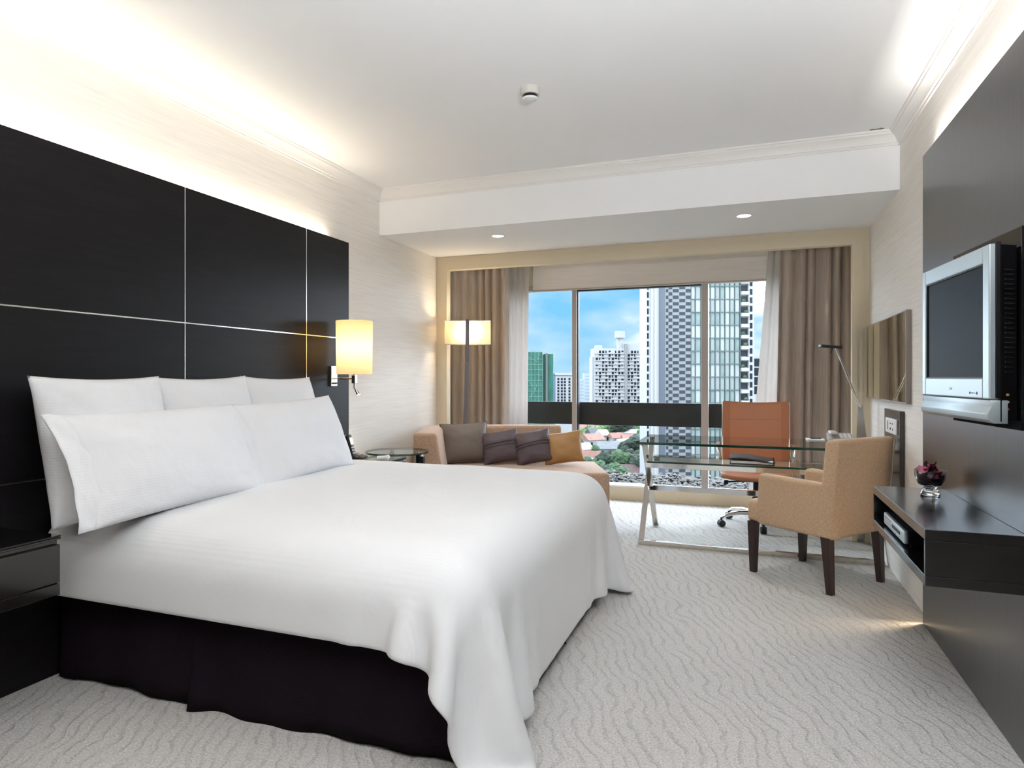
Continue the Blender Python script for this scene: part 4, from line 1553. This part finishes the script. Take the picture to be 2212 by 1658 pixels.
# --- scaffolded block under green netting
d = 230.0
gn = city_root('scaffolded_building', 1160, d, 'building under construction wrapped in green safety netting')
B = Bld(gn, 1160, d)
B.box('netting', m_net, 1100, 1172, 760, None, 0, 12)
B.box('netting', m_net, 1176, 1196, 764, None, 1.5, 12)
B.box('hoist_tower', mat('hoist_grey', (0.0495, 0.055, 0.0495), .7), 1179, 1183.5, 762, None, .6, 1.6)
B.box('lift_recess', mat('net_dark', (0.0022, 0.01925, 0.01375), .8), 1170, 1177, 766, None, 1.0, 8)
for k in range(14):
    v = 775 + k * 11.5
    B.box('scaffold_ledger', m_net_line, 1100, 1172, v, v + .8, -.25, .05)
for k in range(9):
    u = 1106 + k * 8.2
    B.box('scaffold_standard', m_net_line, u, u + .7, 757, None, -.25, .05)
for (u0, v0, u1, v1) in ((1138, 769, 1160, 781), (1160, 781, 1167, 760), (1138, 816, 1156, 842), (1156, 842, 1166, 808), (1138, 868, 1156, 842)):
    MB().bar((B.x(u0), -.3, B.z(v0)), (B.x(u1), -.3, B.z(v1)), .12, .12, up=(0, 1, 0)).build('scaffold_brace', m_net_line, gn, world=False)
for k in range(9):
    B.box('top_post', m_net_line, 1102 + k * 10.5, 1103 + k * 10.5, 753 + (k * 7) % 5, 762, 0, .3)

# --- office with vertical window strips, and pale blocks in the haze
d = 330.0
of = city_root('office_building', 1217, d, 'white office block with vertical window strips beside the green netting')
B = Bld(of, 1217, d)
B.box('wall', m_conc, 1200, 1246, 808, None, 0, 12)
B.box('parapet', m_conc, 1199, 1247, 805, 810, -.6, 12)
B.box('blue_side', mat('blue_cladding', (0.0495, 0.077, 0.1155), .5), 1192, 1201, 806, None, .5, 12)
for u in (1204, 1211.5, 1218, 1228, 1236):
    for k in range(10):
        B.box('window', m_win_dark, u, u + 4.2, 816 + k * 6.6, 820.8 + k * 6.6, -.1, .2)
d = 800.0
for i, (u0, u1, v, lab) in enumerate(((1246, 1262, 818, 'pale distant block left of the white stepped tower'),
                                      (1262, 1277, 806, 'taller pale distant block just left of the white stepped tower'),
                                      (1205, 1240, 846, 'low pale distant block between office and window post'))):
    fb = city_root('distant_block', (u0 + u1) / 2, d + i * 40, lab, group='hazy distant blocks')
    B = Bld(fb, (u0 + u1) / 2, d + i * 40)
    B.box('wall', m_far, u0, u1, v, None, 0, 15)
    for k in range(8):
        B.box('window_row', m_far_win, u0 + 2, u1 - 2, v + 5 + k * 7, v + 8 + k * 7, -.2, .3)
d = 260.0
rb = city_root('round_block', 1636, d, 'white building with rounded dark windows at the right edge of the view')
B = Bld(rb, 1636, d)
B.box('wall', m_conc, 1627, 1660, 772, None, 0, 10)
MB().prism([(B.x(1627), B.z(773)), (B.x(1629), B.z(752)), (B.x(1640), B.z(762)), (B.x(1660), B.z(773))], 'y', 0, 8).build('roof', m_conc, rb, world=False)
for k in range(4):
    B.box('window', m_win_dark, 1629, 1640.5, 774 + k * 20, 791 + k * 20, -.2, .2, bev=.2)


# --- houses and trees between
m_tile = mat('terracotta_roof', (0.13, .058, .043), .8, var=((.5, .5, .5), .25, 2))
m_tile2 = mat('grey_roof', (0.077, 0.0825, 0.088), .8, var=((.5, .5, .5), .15, 2))
m_tile3 = mat('white_roof', (0.198, 0.2035, 0.209), .7)
m_tile4 = mat('dark_roof', (0.022, 0.0242, 0.0275), .7)


def house(u, v, w, dep, hgt, rh, m_r, lab, rot=0.0):
    """v: image row of the house's foot on the ground"""
    d_ = (1.24 - GZ) * 1424.8 / (v - 816.5)
    p = rd(pxr(u, d_), d_, GZ)
    r_ = root('house', p, YAW + rot, lab, 'house', 'houses below the window')
    hgt *= .62
    MB().box(-w / 2, w / 2, 0, dep, 0, hgt).build('walls', m_conc2, r_, world=False)
    MB().prism([(-.6, hgt), (dep + .6, hgt), (dep / 2, hgt + rh)], 'x', -w / 2 - .7, w / 2 + .7).build('roof', m_r, r_, world=False)
    nw = max(2, int(w / 4))
    for i in range(nw):
        x = -w / 2 + (i + .5) * w / nw
        MB().box(x - .7, x + .7, -.06, .05, hgt * .35, hgt * .75).build('window', m_win_dark, r_, world=False)
    return r_


HS = [(1266, 989, 10, 9, 8, 3.5, m_tile3, 'white gabled house front beside the sofa end', .5),
      (1290, 968, 13, 12, 9, 4, m_tile, 'terracotta roofed house behind the white gabled one', .5),
      (1287, 954, 7, 9, 9, 4, m_tile4, 'dark roofed house between terracotta and white roofs', .45),
      (1309, 957, 6.5, 9, 9, 4, m_tile3, 'white roofed house beside the dark roofed one', .45),
      (1319, 985, 14, 11, 7, 4, m_tile2, 'broad grey roofed house in the middle of the view', .0),
      (1273, 1000, 10, 6, 5, 3.5, m_tile, 'low terracotta roof in front of the white gabled house', -.3),
      (1270, 1008, 10.5, 7, 5, 1.2, m_tile3, 'long flat white building above the trees', .1),
      (1313, 1005, 9.5, 7, 4, 1.0, m_tile3, 'low white pavilion roof among the trees', .1),
      (1336, 959, 8.5, 9, 7, 3.5, m_tile, 'terracotta roofed house in the middle distance', .2),
      (1357, 950, 16, 12, 8, 3.0, m_tile3, 'large white roofed house near the tower', -.3),
      (1358, 977, 10, 9, 7, 4, m_tile3, 'white house with dark roof edge below the tower', .6),
      (1368, 965, 12, 10, 7, 4, m_tile, 'terracotta roofed house close to the tower', .1),
      (1256, 940, 8.5, 10, 8, 4, m_tile, 'far terracotta roof at the left of the view', .0),
      (1284, 938, 9, 10, 8, 5, m_tile, 'far terracotta roof below the white stepped tower', .2),
      (1312, 935, 8, 10, 8, 5, m_tile, 'far small terracotta roof before the stepped tower', -.2),
      (1376, 1016, 14, 11, 6, 4, mat('maroon_roof', (0.04675, 0.022, 0.02035), .8), 'maroon roofed house near the gravel ledge', .3),
      (1366, 1040, 12, 10, 5, 4, mat('maroon_roof', (0.04675, 0.022, 0.02035), .8), 'small maroon roofed house just over the gravel ledge', -.2)]
for h_ in HS:
    house(*h_[:8], rot=h_[8])

m_tree = [mat('tree_dark', (0.0066, 0.0165, 0.00825), .9, var=((.35, .35, .35), .5, 4)),
          mat('tree_mid', (0.0225, 0.051, 0.018), .9, var=((.35, .35, .35), .5, 4)),
          mat('tree_light', (0.05625, 0.08625, 0.02625), .9, var=((.35, .35, .35), .4, 4))]
m_trunk = mat('bark', (.10, .08, .06), .9)


def tree(u, v, rad, hgt, kind, lab, seed):
    d_ = (1.24 - GZ) * 1424.8 / (v - 816.5)
    p = rd(pxr(u, d_), d_, GZ)
    r_ = root('tree', p, 0, lab, 'tree', 'trees below the window')
    tr = random.Random(seed)
    q_ = MB()
    for k_ in range(9):
        a, e = tr.uniform(0, 6.28), tr.uniform(0, .7)
        c_ = Vector((math.cos(a) * rad * e, math.sin(a) * rad * e, hgt - rad * tr.uniform(.4, 1.0)))
        rr = rad * tr.uniform(.38, .62)
        g_ = bmesh.ops.create_icosphere(q_.bm, subdivisions=3, radius=rr)
        for vt in g_['verts']:
            nn = noise.noise(vt.co * (1.6 / rad * 4) + c_) * .30 + noise.noise(vt.co * (5 / rad * 4) + c_) * .18
            vt.co = vt.co * (1 + nn) + c_
    q_.build('crown', m_tree[kind], r_, 0, world=False)
    MB().cyl((0, 0, 0), (0, 0, hgt - rad * .6), rad * .09, rad * .06, 8).build('trunk', m_trunk, r_, world=False)


TS = [(1345, 948, 13, 24, 0, 'large dark round tree in the middle of the view'),
      (1320, 946, 11, 17, 1, 'mid green tree left of the large dark round one'),
      (1285, 948, 13, 15, 2, 'light green tree over the house roofs'),
      (1256, 952, 9, 15, 2, 'light green tree beside the window post'),
      (1375, 945, 12, 19, 1, 'mid green tree right of the large dark round one'),
      (1300, 940, 12, 15, 2, 'far light green tree before the stepped tower'),
      (1245, 935, 14, 22, 0, 'far dark tree beside the window post'),
      (1225, 935, 14, 24, 0, 'far dark tree above the sofa back'),
      (1205, 938, 14, 24, 0, 'far dark tree at the left end of the glass'),
      (1378, 990, 11, 21, 0, 'dark tree in front of the tower foot'),
      (1350, 990, 7, 15, 0, 'slim dark tree right of the grey roof'),
      (1310, 1028, 10, 18, 0, 'dark tree above the gravel ledge'),
      (1342, 1030, 10, 19, 1, 'mid green tree above the gravel ledge'),
      (1325, 1015, 8, 15, 0, 'dark tree in front of the low white pavilion'),
      (1290, 1018, 8, 13, 1, 'mid green tree in front of the long white building'),
      (1268, 1015, 7, 12, 1, 'mid green shrub-like tree beside the sofa end'),
      (1288, 988, 5, 12, 1, 'small mid green tree beside the grey roof'),
      (1335, 1045, 9, 13, 1, 'bushy mid green tree nearest the ledge'),
      (1380, 1035, 8, 17, 0, 'dark tree at the foot of the tower'),
      (1362, 1008, 7, 14, 0, 'dark tree between the two maroon roofs'),
      (1420, 940, 14, 20, 1, 'far mid green tree behind the tower foot'),
      (1305, 1045, 8, 12, 0, 'dark bushy tree at the left over the ledge'),
      (1330, 940, 9, 14, 2, 'far light green tree under the stepped tower'),
      (1360, 938, 9, 13, 2, 'far light green tree behind the large dark round one'),
      (1390, 955, 9, 15, 1, 'mid green tree at the left edge of the tower'),
      (1270, 943, 9, 13, 1, 'far mid green tree over the far terracotta roof'),
      (1256, 972, 7, 11, 0, 'dark tree between window post and white gabled house'),
      (1300, 975, 5, 9, 1, 'small mid green tree behind the broad grey roof'),
      (1340, 972, 6, 11, 0, 'small dark tree behind the white house'),
      (1386, 975, 8, 14, 0, 'dark tree left of the tower foot'),
      (1300, 1012, 6, 11, 0, 'small dark tree between the two white flat roofs'),
      (1255, 1030, 9, 14, 0, 'dark tree behind the sofa seat'),
      (1280, 1032, 8, 13, 1, 'mid green tree behind the sofa seat'),
      (1355, 1025, 8, 14, 1, 'mid green tree beside the small maroon roof'),
      (1320, 1040, 8, 12, 0, 'low dark tree at the middle of the ledge'),
      (1395, 1010, 8, 15, 0, 'dark tree half hidden by the tower')]
for i, t_ in enumerate(TS):
    tree(t_[0], t_[1], t_[2] * .62, t_[3] * .62, t_[4], t_[5], seed=100 + i)

# ================================================================== stand and bowl added under the unseen ceiling fill light
ul = root('added_uplighter', (.60, .08, 0), label='added steel uplighter out of view, brightening the ceiling', cat='floor lamp')
MB().lathe([(0, 0), (.14, 0), (.14, .012), (.02, .02), (0, .02)], (.60, .08, 0), 32).build('base', m_pole, ul, 40)
MB().cyl((.60, .08, .02), (.60, .08, 1.40), .012).build('pole', m_pole, ul, 40)
MB().lathe([(0, 1.38), (.05, 1.40), (.15, 1.50), (.153, 1.50), (.052, 1.395), (0, 1.375)], (.60, .08, 0), 32).build('bowl', m_pole, ul, 60)
